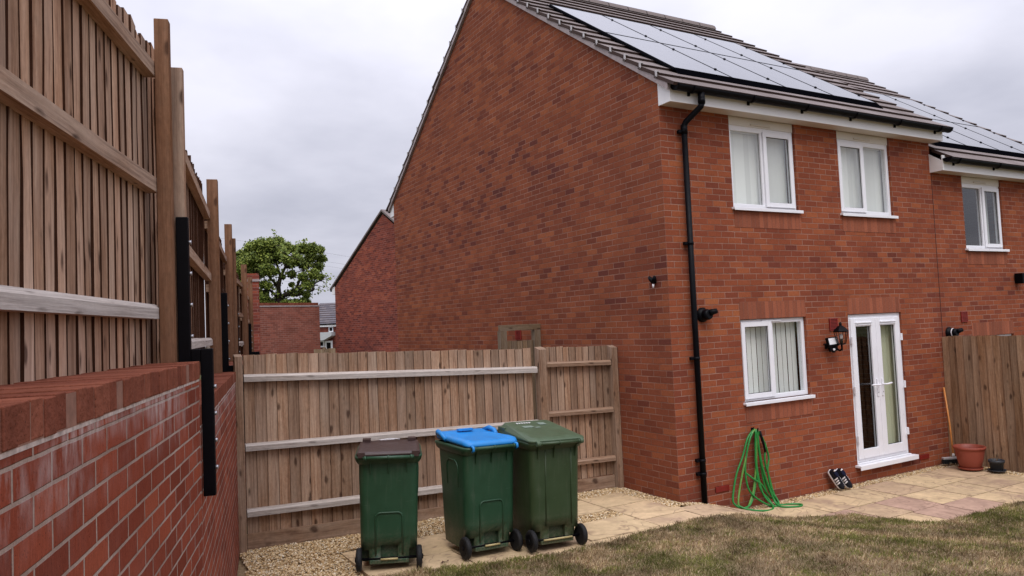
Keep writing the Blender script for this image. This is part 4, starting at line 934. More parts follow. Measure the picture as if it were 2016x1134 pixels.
def board_row(mb, p0, d, nrm, total, pitch, z_of, zt_of, face=.0, th=.018, ang=6.0, jit=.006, tilt=.4, wane=0.0):
    """overlapping feather-edge boards; d = unit run direction, nrm = unit normal toward the seen side"""
    n = int(total / pitch); k = 0
    base = math.atan2(d.y, d.x)
    for k in range(n):
        s_ = (k + .5) * pitch; zb_, zt_ = z_of(s_), zt_of(s_) + rnd.uniform(-jit, jit)
        c = p0 + d * (s_ + rnd.uniform(-.003, .003)) + nrm * face
        rot = Matrix.Rotation(base + R(ang + rnd.uniform(-1.0, 1.0)), 3, 'Z') @ Matrix.Rotation(R(rnd.uniform(-tilt, tilt)), 3, 'Y')
        wd = pitch + .010 + rnd.uniform(-.008, .006)
        if wane: waney(mb, c, wd, th, zb_, zt_, rot, wane)
        else: mb.box((c.x, c.y, (zb_ + zt_) / 2), (wd, th, zt_ - zb_), rot, grain=2, edge=1)
def rail_mesh(p0, p1, h, th, up=Vector((0, 0, 1)), bevel_top=False, nrm=None):
    p0, p1 = Vector(p0), Vector(p1); d = (p1 - p0); L = d.length; d = d.normalized(); n_ = nrm; mb = MB()
    pr = [(0, -h / 2), (th, -h / 2), (th, h / 2 - (.022 if bevel_top else 0)), (th - .018 if bevel_top else th, h / 2), (0, h / 2)]
    A = [p0 + n_ * a + up * b_ for a, b_ in pr]; B_ = [p1 + n_ * a + up * b_ for a, b_ in pr]
    for i in range(5):
        j = (i + 1) % 5; mb.face([A[i], B_[i], B_[j], A[j]], [(0, i * .1), (L, i * .1), (L, i * .1 + .08), (0, i * .1 + .08)])
    mb.face(A, [(a * .2, b_) for a, b_ in pr]); mb.face(B_, [(a * .2, b_) for a, b_ in pr]); return mb

# low fence across the side path (from the garden wall to the gable)
FX = empty('garden_fence', 'low close-boarded timber fence behind the wheelie bins, ending at the gable', 'fence', (-4.575, 1.242, 0))
O = Vector((-4.575, 1.242, 0)); a, b_ = Vector((-4.575, 1.242, 0)), Vector((0.0, 1.110, 0)); d = (b_ - a).normalized(); nr = Vector((d.y, -d.x, 0)); LEN = (b_ - a).length
def atx(x): return (x - a.x) / d.x
sm0, sm1 = atx(-1.16), atx(-1.045)
topz = lambda s_: 1.935 - .118 * (s_ / sm0) if s_ < sm0 else 1.828 - .04 * (s_ - sm1) / (LEN - sm1)
gb = lambda s_: .155 - .075 * s_ / 3.4
def local(v): return Vector(v) - O
mb = MB(); board_row(mb, local(a) + d * .06, d, nr, sm0 - .06, .1065, lambda s_: gb(s_ + .06) - .01, lambda s_: topz(s_ + .06), face=-.015); mb.build('board_panel', [M['wood_cross'], M['wood_edge']], FX)
mb = MB(); board_row(mb, local(a) + d * sm1, d, nr, LEN - sm1 - .09, .0955, lambda s_: .17, lambda s_: topz(sm1 + s_), face=-.015); mb.build('board_panel', [M['wood_cross'], M['wood_edge']], FX)
RZ = lambda z: Vector((0, 0, z))
for z0, z1, grey in ((1.70, 1.565, 'wood_grey'), (1.015, .925, 'wood_grey'), (.372, .29, 'wood_grey')):
    # main panel rails slope down a little to the right like the ground behind
    m_ = rail_mesh(local(a) + d * .05 + RZ(z0), local(a) + d * (sm0 - .01) + RZ(z1), .072, .07, bevel_top=True, nrm=nr); m_.build('rail', M[grey], FX)
for z0, z1 in ((1.615, 1.585), (1.015, .99), (.40, .378)):
    m_ = rail_mesh(local(a) + d * (sm1 + .0) + RZ(z0), local(a) + d * (LEN - .085) + RZ(z1), .062, .07, bevel_top=True, nrm=nr); m_.build('rail', M['wood_cross'], FX)
def post(parent, p, w_, dpt, z0, z1, mat, name='post', slant=.0, rz=0.0):
    mb = MB()
    mb.box((p.x, p.y, (z0 + z1) / 2), (w_, dpt, z1 - z0), Matrix.Rotation(rz, 3, 'Z'), grain=2, taper=(lambda q: Vector((q.x, q.y, q.z - (slant if (q.z > 0 and q.y < 0) else 0)))) if slant else None)
    return mb.build(name, M[mat], parent, bevel=.004)
fr = math.atan2(d.y, d.x)
post(FX, local(a) + d * .0 + nr * .035, .075, .11, -.05, 1.94, 'wood_cross', slant=.022, rz=fr)
post(FX, local(a) + d * (sm0 + sm1) / 2 + nr * .04, .105, .115, -.05, 1.835, 'wood_cross', slant=.03, rz=fr)
post(FX, local(a) + d * (LEN - .045) + nr * .04, .085, .11, -.05, 1.80, 'wood_cross', slant=.025, rz=fr)
for s0, s1, zA, zB_ in ((.05, sm0 - .005, .085, .012), (sm1 + .005, LEN - .09, .10, .085)):
    mb = rail_mesh(local(a) + d * s0 + RZ(zA), local(a) + d * s1 + RZ(zB_), .155, .024, nrm=nr); mb.build('gravel_board', M['wood_cross'], FX)

# boundary fence to the right, at right angles to the house
FR = empty('boundary_fence', 'closely boarded fence at right running out from the back wall between the two houses', 'fence', (5.35, 0, -.2))
mb = MB(); board_row(mb, Vector((0, -.015, 0)), Vector((0, -1, 0)), Vector((-1, 0, 0)), 5.4, .105, lambda s_: -.03, lambda s_: 1.86 + .004 * s_, ang=7, th=.016, jit=.005, wane=.002); mb.build('board_panel', [M['wood_right'], M['wood_edge']], FR)
for z in (.4, 1.0, 1.6):
    mb = MB(); mb.box((.045, -2.7, z), (.06, 5.3, .08), grain=1); mb.build('rail', M['wood_right'], FR)
for y in (-2.7, -5.3):
    mb = MB(); mb.box((.06, y, .95), (.1, .1, 1.95), grain=2); mb.build('post', M['wood_right'], FR)

# gate frame in the side passage behind the low fence
GT = empty('side_gate', 'timber side gate with open top frame beside the gable behind the low fence', 'gate', (-.36, 2.9, 0))
for x_ in (-.27, .305):
    mb = MB(); mb.box((x_, 0, 1.0), (.105, .10, 2.06), grain=2); mb.build('post', M['wood_gate'], GT, bevel=.003)
mb = MB(); mb.box((.0175, -.02, 2.075), (.69, .06, .085), grain=0); mb.build('head_beam', M['wood_gate'], GT, bevel=.003)
mb = MB(); board_row(mb, Vector((-.215, 0, 0)), Vector((1, 0, 0)), Vector((0, -1, 0)), .46, .092, lambda s_: .05, lambda s_: 1.88); mb.build('gate_leaf', [M['wood_gate'], M['wood_edge']], GT)

# ------------------------------------------------------------------ retaining wall and the tall fence on it
E1 = Vector((-5.389, -2.559, 0)); e1 = Vector((.26091, .96536, 0)); n1_ = Vector((.96536, -.26091, 0))
E2 = Vector((-4.60, 1.22, 0)); e2 = (E2 - E1).normalized(); n2_ = Vector((e2.y, -e2.x, 0))
RW = empty('retaining_wall', 'red brick retaining wall with brick-on-edge coping and white lime streaks', 'retaining wall', E1)
a1, a2_ = math.atan2(e1.y, e1.x), math.atan2(e2.y, e2.x)
def wall_run(L0, L1, ztop, ang, seed, coping_h=.09, T=.215):
    """local x along the wall, -y toward the garden"""
    z1 = ztop - coping_h
    mb = MB()
    q = [(L0, 0, -.4), (L1, 0, -.4), (L1, 0, z1), (L0, 0, z1)]; mb.face(q, [(p[0] + seed, p[2] - z1 + 1.905) for p in q])
    for xx in (L0, L1):
        q = [(xx, 0, -.4), (xx, T, -.4), (xx, T, z1), (xx, 0, z1)]; mb.face(q, [(p[1], p[2] - z1 + 1.905) for p in q])
    q = [(L0, T, -.4), (L1, T, -.4), (L1, T, z1), (L0, T, z1)]; mb.face(q, [(p[0], p[2]) for p in q])
    w_ = mb.build('brickwork', M['wallbrick'], RW, rotz=ang)
    cp = MB(); n = int((L1 - L0) / .075)
    for k in range(n):
        x0 = L0 + (L1 - L0) * k / n; x1 = L0 + (L1 - L0) * (k + 1) / n; jz = rnd.uniform(-.0025, .0025); jy = rnd.uniform(-.003, .003)
        cp.box(((x0 + x1) / 2, T / 2 + jy, z1 + coping_h / 2 + jz + .003), (x1 - x0 - .0035, T + .009, coping_h - .004), grain=1)
    cpo = cp.build('coping', M['copingb'], RW, rotz=ang, bevel=.003)
    cm = MB(); cm.box(((L0 + L1) / 2, T / 2, z1 + coping_h / 2), (L1 - L0 - .004, T + .004, coping_h - .007)); cm.build('coping_mortar', M['copmort'], RW, rotz=ang)
    bj = MB(); bj.box(((L0 + L1) / 2, T / 2, z1 - .001), (L1 - L0 - .004, T + .0025, .013)); bj.build('bed_joint', M['limejoint'], RW, rotz=ang)
t_ = NT('coping_brick_single', .9, .04); isl = t_.geo().outputs['Random Per Island']; ob = t_.obj()
c_ = t_.ramp(isl, [(0, (.1636, .0518, .0323)), (.5, (.1915, .0634, .0387)), (1, (.2274, .0778, .0478))])
pit = t_.n('TexVoronoi', Vector=ob, Scale=60.0).outputs[0]
c_ = t_.gain(c_, t_.math('MULTIPLY', t_.rng(t_.noise(ob, 25, 5, .65), .3, .7, .82, 1.18), t_.rng(t_.noise(ob, 4, 3), .3, .7, .88, 1.12))); c_ = t_.mix(t_.math('MULTIPLY', t_.math('LESS_THAN', pit, .14), .6), c_, (.03, .012, .01))
t_.col(c_); t_.bump(t_.math('ADD', t_.noise(ob, 70, 4), t_.math('MULTIPLY', t_.noise(ob, 14, 4, .6), 2.0)), .005); M['copingb'] = t_.m
M['limejoint'] = plain('lime_stained_joint', (.46, .38, .34), .9, .2, .5, 30)
M['copmort'] = plain('coping_mortar', (.24, .125, .09), .9, .2, .3, 25)
wall_run(-6.5, 0.0, 1.995, a1, 0.0, .09, .335); wall_run(.004, 3.84, 1.77, a2_, 40.0, .10)
e3 = (Vector((-2.35, 12.3, 0)) - E2).normalized()
a3 = math.atan2(e3.y, e3.x); 
w0 = (E2 - E1)
mb = MB(); 
L3 = 11.0
for yy in (0.0, .215):
    q = [(0.02, yy, -.8), (L3, yy, -.8), (L3, yy, 1.66), (.02, yy, 1.66)]; mb.face(q, [(p[0], p[2]) for p in q])
o3 = mb.build('brickwork', M['wallbrick'], RW, loc=w0, rotz=a3)
cp = MB()
for k in range(146): cp.box((.02 + .075 * (k + .5), .1075, 1.72), (.0705, .22, .096), grain=1)
cp.build('coping', M['copingb'], RW, loc=w0, rotz=a3)
rg = MB(); NP = 14
P1 = [E1 - e1 * 6.5 - n1_ * .24, E1 - n1_ * .24, E2 - n2_ * .24, E2 + e3 * 11 - n2_ * .24]
for p, q in zip(P1, P1[1:]):
    rg.face([(p.x, p.y, 1.62), (q.x, q.y, 1.62), (q.x - 14, q.y + 3, 1.62), (p.x - 14, p.y + 3, 1.62)])
tag(rg.build('raised_ground', M['earth']), kind='structure')

FT = empty('boarded_fence', 'tall close-boarded timber fence with black steel post brackets on top of the retaining wall', 'fence', E1)
def F1(s_, off, z): return e1 * s_ + n1_ * off + RZ(z)       # local to E1
A0 = Vector((-5.54, -2.56, 0)) - E1
# bay 1 runs a few degrees off the wall line
ef = Matrix.Rotation(R(-3.6), 3, 'Z') @ e1; nf = Vector((ef.y, -ef.x, 0)); PF0 = n1_ * -.172
mb = MB(); board_row(mb, PF0 + ef * -6.12 - nf * .063, ef, nf, 6.48, .0895, lambda s_: 1.99, lambda s_: 3.645, th=.013, ang=4.6, jit=.024, tilt=.4, wane=.0035); mb.build('board_panel', [M['wood_left'], M['wood_edge']], FT)
for z, m_ in ((2.252, 'wood_grey'), (2.885, 'wood_left'), (3.475, 'wood_left')):
    rl = rail_mesh(PF0 + ef * -6.1 - nf * .056 + RZ(z), PF0 + ef * .0 - nf * .056 + RZ(z), .072, .056, bevel_top=(z < 2.5), nrm=nf); rl.build('rail', M[m_], FT)
def tall_post(p, ez, w_, dp_, z0, z1, mat='wood_post', name='post'):
    rz = math.atan2(ez.y, ez.x); mb = MB(); mb.box((p.x, p.y, (z0 + z1) / 2), (dp_, w_, z1 - z0), Matrix.Rotation(rz, 3, 'Z'), grain=2); return mb.build(name, M[mat], FT, bevel=.004)
tall_post(F1(.0, -.138, 0), e1, .068, .06, 1.995, 3.735)
tall_post(F1(.12, -.092, 0), e1, .06, .05, 1.78, 3.53, 'wood_left')
def bracket(p, ex, nx, zt, zm, zl, run, w_=.075, th=.05):
    """cranked black steel: upright on the post, across the coping, then down the wall face"""
    mb = MB(); rz = math.atan2(ex.y, ex.x); rm = Matrix.Rotation(rz, 3, 'Z')
    up = p; mb.box((up.x, up.y, (zt + zm - .055) / 2), (th, w_, zt - zm + .055), rm)
    c = p + nx * (run / 2 + .0); mb.box((c.x, c.y, zm + .02), (th - .002, run - w_ - .001, .07), rm)
    q = p + nx * run; mb.box((q.x, q.y, (zm + .055 + zl) / 2), (th, w_, zm + .055 - zl), rm)
    o = mb.build('steel_bracket', M['blackm'], FT, bevel=.004)
    for k in range(4):
        bt = MB(); z = zm + .12 + (zt - zm - .25) * k / 3; bb = up + nx * (w_ / 2 + .006); bt.disc((bb.x, bb.y, z), nx, .010, .014, 8); bt.build('bolt', M['galv'], o)
        bt = MB(); z = zl + .14 + (zm - zl - .28) * k / 3; bb = q + nx * (w_ / 2 + .006); bt.disc((bb.x, bb.y, z), nx, .010, .014, 8); bt.build('bolt', M['galv'], o)
bracket(F1(.062, -.072, 0), e1, n1_, 2.735, 2.003, 1.315, .104, .058, .04)
# bay 2 (on the lower wall) and the bays beyond
PC, PD, PE, PF = Vector((-4.79, 1.10, 0)), Vector((-4.085, 4.68, 0)), Vector((-3.365, 7.62, 0)), Vector((-2.735, 10.5, 0))
PA = E1 + e1 * .15 + n1_ * -.12
def bay(p, q, zb_, zt0, zt1, zr, greylow=True):
    dd = (q - p); L = dd.length; dd = dd.normalized(); nn = Vector((dd.y, -dd.x, 0)); pl = p - E1
    mb = MB(); board_row(mb, pl + dd * .05 - nn * .09, dd, nn, L - .05, .1, lambda s_: zb_, lambda s_: zt0 + (zt1 - zt0) * s_ / L, th=.013, ang=4.2, jit=.02, wane=.003); mb.build('board_panel', [M['wood_left'], M['wood_edge']], FT)
    for k, z in enumerate(zr): rail_mesh(pl + dd * .03 - nn * .08 + RZ(z), pl + dd * (L - .05) - nn * .08 + RZ(z), .072, .055, bevel_top=(k == 0), nrm=nn).build('rail', M['wood_grey' if k == 0 else 'wood_left'], FT)
bay(PA, PC, 1.80, 3.50, 3.57, (2.08, 2.70, 3.30)); bay(PC, PD, 1.78, 3.48, 3.46, (2.05, 2.60, 3.22)); bay(PD, PE, 1.78, 3.30, 3.22, (2.0, 2.5, 3.05)); bay(PE, PF, 1.78, 3.18, 3.1, (1.98, 2.45, 2.95))
for p, ez, zt in ((PC, e2, 3.655), (PD, e3, 3.74), (PE, e3, 3.43), (PF, e3, 3.42)): tall_post(p - E1, ez, .10, .10, 1.77, zt)
for p, zt in ((PD, 3.55),): tall_post(p - E1 + e3 * .12 + n2_ * .055, e3, .075, .075, 1.77, zt)
for p, ez, nx, zt in ((PC, e2, n2_, 2.56), (PD, e3, n2_, 2.58), (PE, e3, n2_, 2.35)):
    bracket(p - E1 + ez * .24 + nx * .062, ez, nx, zt, 1.775, 1.0, .135)

# ------------------------------------------------------------------ things beyond
def unproj(px, py, depth):
    c = Vector(((px - 1008) / 1466.57 * depth, -(py - 567) / 1466.57 * depth, -depth)); return CAM + M3 @ c if False else CAM + ROT @ c
BW = empty('screen_wall', 'free-standing brick screen wall with soldier coping beyond the low fence', 'brick wall', (0, 0, 0))
pl, pr = unproj(506, 650, 27.6), unproj(630, 650, 29.8); pl.z = pr.z = 0; dd = (pr - pl).normalized(); nn = Vector((dd.y, -dd.x, 0)); Lw = (pr - pl).length
BW.location = pl; BW.rotation_euler[2] = math.atan2(dd.y, dd.x)
mb = MB(); mb.box((Lw / 2, .11, .36), (Lw, .215, 5.68)); mb.build('brickwork', M['farwall'], BW)
mb = MB(); mb.box((Lw / 2, .11, 3.228), (Lw + .02, .255, .05)); mb.build('string_course', M['undercloak'], BW)
mb = MB()
for k in range(int(Lw / .075)): mb.box((.0375 + k * .075, .11, 3.305), (.068, .24, .10), grain=1)
mb.build('coping', M['copingb'], BW)
PI_ = empty('brick_pier', 'tall brick pier with corbelled cap at the far end of the tall fence', 'brick pier', (-2.36, 12.25, 0)); PI_.rotation_euler[2] = a3 - math.pi / 2
mb = MB(); mb.box((0, .3, 1.4), (.30, .7, 4.1)); mb.build('brickwork', M['farbrick'], PI_)
mb = MB(); mb.box((0, .3, 3.475), (.335, .74, .055)); mb.build('string_course', M['undercloak'], PI_)
mb = MB(); mb.box((0, .3, 3.555), (.32, .72, .10)); mb.box((0, .3, 3.62), (.30, .70, .05)); mb.build('cap', M['farbrick'], PI_)
# gable of the house across
H3 = empty('brick_house', 'brick house across the road showing its bare gable beyond the fence', 'house', (0, 0, 0))
Ee, Pp = unproj(652, 572, 30), unproj(753, 416, 27)
hd = Vector((Pp.x - Ee.x, Pp.y - Ee.y, 0)); run = hd.length; hd.normalize(); hn = Vector((hd.y, -hd.x, 0))
H3.location = (Ee.x, Ee.y, 0); ang3 = math.atan2(hd.y, hd.x); H3.rotation_euler[2] = ang3   # local x from eave to ridge, local +y = hidden side (away from camera)
sgn = 1 if hn.dot(CAM - Vector((Ee.x, Ee.y, 0))) < 0 else -1     # depth direction of the house in local y
ze, zr = Ee.z, Pp.z; ov = .32; slope3 = (zr - ze) / run
mb = MB(); Lh = 7.5
g_ = [(ov, -3), (ov, ze + slope3 * ov - .1), (run, zr - .1), (2 * run - ov, ze + slope3 * ov - .1), (2 * run - ov, -3)]
dy = 1.0 if (Matrix.Rotation(ang3, 3, 'Z') @ Vector((0, 1, 0))).dot(Vector((Ee.x, Ee.y, 0)) - Vector((CAM.x, CAM.y, 0))) > 0 else -1.0
for yy in (0, dy * Lh): mb.face([(x_, yy, z_) for x_, z_ in g_], [(x_, z_) for x_, z_ in g_])
for x_ in (ov, 2 * run - ov):
    q = [(x_, 0, -3), (x_, dy * Lh, -3), (x_, dy * Lh, ze + slope3 * ov - .1), (x_, 0, ze + slope3 * ov - .1)]; mb.face(q, [(p[1], p[2]) for p in q])
mb.build('wall', M['farbrick'], H3)
mb = MB()
for x0, x1, z0, z1 in ((-.02, run, ze, zr), (2 * run + .02, run, ze, zr)):
    A = [(x0, -.06 * dy, z0), (x1, -.06 * dy, z1), (x1, dy * (Lh + .06), z1), (x0, dy * (Lh + .06), z0)]; B_ = [(p[0], p[1], p[2] + .07) for p in A]
    mb.face(A); mb.face(B_, [(0, 0), (run, 0), (run, Lh), (0, Lh)])
    for i in range(4): j = (i + 1) % 4; mb.face([A[i], A[j], B_[j], B_[i]])
mb.build('roof', M['tile'], H3)
for x0 in (0.0, 2 * run):
    s_ = 1 if x0 == 0 else -1
    mb = MB(); mb.box((x0 + s_ * .2, dy * .06, ze - .02), (.24, .14, .30)); mb.build('fascia', M['fascia'], H3)
    mb = MB(); mb.box((x0 - s_ * .02, dy * Lh / 2, ze + .0), (.12, Lh, .10)); mb.build('gutter', M['blackpl'], H3)
# far house in the gap
fd = 52
H4 = empty('brick_house', 'distant house seen through the gap, with porch canopy and pitched tiled roof', 'house', (0, 0, 0))
c0, c1 = unproj(612, 640, fd), unproj(690, 636.5, fd); d4 = Vector((c1.x - c0.x, c1.y - c0.y, 0)).normalized()
H4.location = (c0.x, c0.y, 0); H4.rotation_euler[2] = math.atan2(d4.y, d4.x); k4 = fd / 1466.57
def zz4(y): return unproj(645, y, fd).z
ez4 = zz4(639)
mb = MB(); Wd = 9.0
q = [(-4, 0, -4), (Wd, 0, -4), (Wd, 0, ez4), (-4, 0, ez4)]; mb.face(q, [(p[0], p[2]) for p in q])
for x_ in (-4, Wd): q = [(x_, 0, -4), (x_, 6, -4), (x_, 6, ez4), (x_, 0, ez4)]; mb.face(q, [(p[1], p[2]) for p in q])
mb.build('wall', M['farbrick'], H4)
mb = MB(); rise = (zz4(598) - ez4) * 1.12
n_ = 10
for k in range(n_):
    y0, y1 = 3.2 * k / n_ - .3, 3.2 * (k + 1) / n_ - .28; z0, z1 = ez4 + rise * k / n_, ez4 + rise * (k + 1) / n_
    xl = 0.12 + .0 * k
    mb.face([(-.1, y0, z0 + .03), (Wd, y0, z0 + .03), (Wd, y1, z1), (-.1, y1, z1)], [(0, k * .338), (Wd, k * .338), (Wd, k * .338 + .33), (0, k * .338 + .33)]); mb.face([(-.1, y0, z0 + .03), (Wd, y0, z0 + .03), (Wd, y0, z0 - .03), (-.1, y0, z0 - .03)], m=1)
mb.face([(-.1, 2.9, ez4 + rise), (Wd, 2.9, ez4 + rise), (Wd, 6.3, ez4), (-.1, 6.3, ez4)])
mb.build('roof', [M['fartile'], M['tile_edge']], H4)
mb = MB(); mb.box((Wd / 2 - 2, -.25, ez4 - .07), (Wd + 4, .05, .17)); mb.build('fascia', M['fascia'], H4)
mb = MB(); mb.box((Wd / 2 - 2, -.33, ez4 + .04), (Wd + 4, .10, .06)); mb.build('gutter', M['blackpl'], H4)
X4 = lambda px: (px - 612) * k4
f = MB(); ring(f, X4(647), X4(656), zz4(654), zz4(643.5), -.06, -.01, .06, .06, .07, .06); fo = f.build('window', M['upvc'], H4)
p = MB(); p.face([(X4(648), -.03, zz4(653)), (X4(655), -.03, zz4(653)), (X4(655), -.03, zz4(644)), (X4(648), -.03, zz4(644))]); p.build('pane', M['dark'], fo)
mb = MB(); pts = [(X4(625), zz4(654)), (X4(660), zz4(654)), (X4(660), zz4(661)), (X4(644), zz4(669.5)), (X4(625), zz4(669.5))]
A = [(x_, -1.2, z_) for x_, z_ in pts]; B_ = [(x_, -.02, z_) for x_, z_ in pts]; mb.face(A); mb.face(B_)
for i in range(5): j = (i + 1) % 5; mb.face([A[i], A[j], B_[j], B_[i]])
mb.build('porch_canopy', M['canopy'], H4)
f = MB(); ring(f, X4(641), X4(656), zz4(690), zz4(671), -.4, -.3, .12, .12, .1, .12); fo = f.build('door_frame', M['upvc'], H4)
p = MB(); p.face([(X4(642), -.34, zz4(690)), (X4(655), -.34, zz4(690)), (X4(655), -.34, zz4(672)), (X4(642), -.34, zz4(672))]); p.build('door', M['dark'], fo)
f = MB(); ring(f, X4(626), X4(640), zz4(683), zz4(670.5), -.4, -.3, .08, .08, .1, .08); fo = f.build('window', M['upvc'], H4)
p = MB(); p.face([(X4(627), -.34, zz4(682)), (X4(639), -.34, zz4(682)), (X4(639), -.34, zz4(671)), (X4(627), -.34, zz4(671))]); p.build('pane', M['dark'], fo)
# low fence in the gap
c0 = unproj(618, 691, 27); FF_ = empty('picket_fence', 'short weathered board fence in the gap beside the screen wall', 'fence', (c0.x, c0.y, 0))
mb = MB(); e_ = (unproj(664, 690, 27) - c0); e_.z = 0; L_ = e_.length; e_.normalize(); board_row(mb, Vector((0, 0, 0)), e_, Vector((e_.y, -e_.x, 0)), L_, .11, lambda s_: -1.5, lambda s_: unproj(645, 686, 27).z, jit=.02); mb.build('board_panel', [M['wood_gate'], M['wood_edge']], FF_)
mb = MB(); mb.box((e_.x * L_ * .45, e_.y * L_ * .45, .3), (.1, .1, 2 * (unproj(640, 684, 27).z - .3)), grain=2); mb.build('post', M['wood_gate'], FF_)

# ------------------------------------------------------------------ oak tree
def tree():
    D = 80; base = unproj(556, 640, D); base.z = -2.4
    T = empty('oak_tree', 'broad spreading oak tree in fresh leaf beyond the brick screen wall', 'tree', base)
    r = random.Random(11); tr = MB(); tips = []
    def P_(px, py, dz=0.0):
        v = unproj(px, py, D + dz); return v - base
    trunk_top = P_(549, 588)
    tr.tube([Vector((0, 0, 0)), Vector((.1, 0, 2.5)), Vector((0, .1, 5.0)), trunk_top], [.62, .5, .46, .40], 10)
    limbs = [[(549, 588), (565, 578), (582, 570), (600, 556), (622, 545)], [(565, 578), (585, 580), (606, 575), (618, 571)], [(549, 588), (548, 565), (552, 545), (562, 525), (572, 508)], [(582, 570), (590, 552), (598, 532), (612, 515), (628, 510)],
             [(549, 588), (530, 570), (512, 558), (498, 540)], [(548, 565), (530, 545), (518, 520), (508, 505)], [(552, 545), (545, 520), (540, 500), (535, 488)], [(562, 525), (580, 505), (595, 495)], [(530, 570), (508, 575), (492, 580)], [(600, 556), (615, 560), (630, 553)], [(549, 588), (570, 596), (590, 598)], [(512, 558), (495, 562), (485, 560)]]
    for i, L in enumerate(limbs):
        dz = r.uniform(-2.2, 2.2); pts = [P_(px, py, dz * k / (len(L) - 1)) for k, (px, py) in enumerate(L)]
        r0 = .30 if i < 3 else .16; tr.tube(pts, [r0 * (1 - .75 * k / (len(L) - 1)) for k in range(len(L))], 7)
        for k, p in enumerate(pts):
            for _ in range(4 if k else 1):
                q = p + Vector((r.gauss(0, .7), r.gauss(0, 1.1), r.gauss(.1, .45))); tr.tube([p, (p + q) / 2 + Vector((0, 0, r.uniform(-.15, .25))), q], [.06, .04, .02], 5); tips.append(q)
    tr.build('trunk', M['bark'], T)
    # leaf clumps measured across the crown outline
    C = []
    outline = [(480, 545, 16), (478, 505, 14), (495, 488, 14), (512, 484, 14), (530, 482, 14), (548, 478, 13), (563, 489, 13), (580, 492, 10), (597, 489, 11), (615, 490, 12), (630, 492, 8), (632, 508, 9), (626, 525, 11), (618, 540, 11), (630, 545, 7), (605, 562, 9), (596, 545, 9), (600, 520, 12), (585, 512, 13), (570, 520, 9), (552, 500, 15), (535, 505, 15), (518, 508, 15), (500, 512, 15), (490, 530, 15), (508, 535, 14), (525, 530, 12), (540, 535, 8), (556, 545, 6), (575, 540, 8), (500, 558, 12), (486, 570, 13), (505, 580, 13), (518, 590, 12), (540, 596, 10), (562, 600, 10), (585, 598, 10), (600, 592, 8), (604, 580, 7), (592, 574, 6), (576, 598, 9), (494, 594, 14), (640, 510, 4), (612, 505, 11), (470, 530, 12), (545, 560, 5), (528, 562, 7), (565, 512, 9), (523, 575, 6), (574, 560, 5), (515, 600, 12), (535, 604, 11), (555, 606, 11), (575, 604, 11), (595, 600, 9), (500, 602, 12), (488, 558, 13), (520, 560, 8), (482, 592, 12), (606, 596, 7), (476, 520, 12)]
    for px, py, rad in outline:
        c = P_(px, py, r.uniform(-2.6, 2.6)); C.append((c, rad / 16.6))
    V = []
    for c, rad in C:
        n = int(1500 * max(.25, rad) ** 1.5 / .6)
        for _ in range(n):
            dvec = Vector((r.gauss(0, 1), r.gauss(0, 1), r.gauss(0, .8))); dvec *= rad * (.40 + .5 * r.random()) / max(.6, dvec.length) * r.choice((.7, 1, 1, 1.25))
            p = c + dvec; s_ = r.uniform(.055, .125); u = Vector((r.gauss(0, 1), r.gauss(0, 1), r.gauss(0, 1))).normalized(); v_ = u.orthogonal().normalized(); 
            for a_, b__ in ((-.5, -1), (.6, -.8), (.5, 1), (-.7, .7)): V.append(p + u * s_ * a_ * 1.4 + v_ * s_ * b__)
    for q in tips:
        for _ in range(9):
            p = q + Vector((r.gauss(0, .26), r.gauss(0, .26), r.gauss(0, .22))); s_ = r.uniform(.08, .16); u = Vector((r.gauss(0, 1), r.gauss(0, 1), r.gauss(0, 1))).normalized(); v_ = u.orthogonal().normalized()
            for a_, b__ in ((-.5, -1), (.6, -.8), (.5, 1), (-.7, .7)): V.append(p + u * s_ * a_ * 1.4 + v_ * s_ * b__)
    o = raw_mesh('crown', np.array([tuple(v) for v in V], dtype=np.float32), np.arange(len(V), dtype=np.int32), 4, M['leaf']); o.parent = T
tree()
# overhead power lines
for i, (y0, sl) in enumerate(((470.5, .160), (489, .150), (497, .155), (515, .15), (538, .16))):
    pts = [unproj(x_, y0 + sl * (x_ - 470) + .00010 * (x_ - 640) ** 2, 110 + .02 * (x_ - 470)) for x_ in range(330, 1000, 30)]
    mb = MB(); mb.tube(pts, .016, 5); o = mb.build('power_line', M['cable'])
    tag(o, ('highest overhead power line, crossing behind the top of the oak tree', 'second overhead power line below the highest one, right of the oak', 'middle overhead power line in the sky beside the oak', 'second lowest overhead power line in the sky beside the oak', 'lowest overhead power line, just above the distant roof')[i], 'power line', 'overhead power lines')

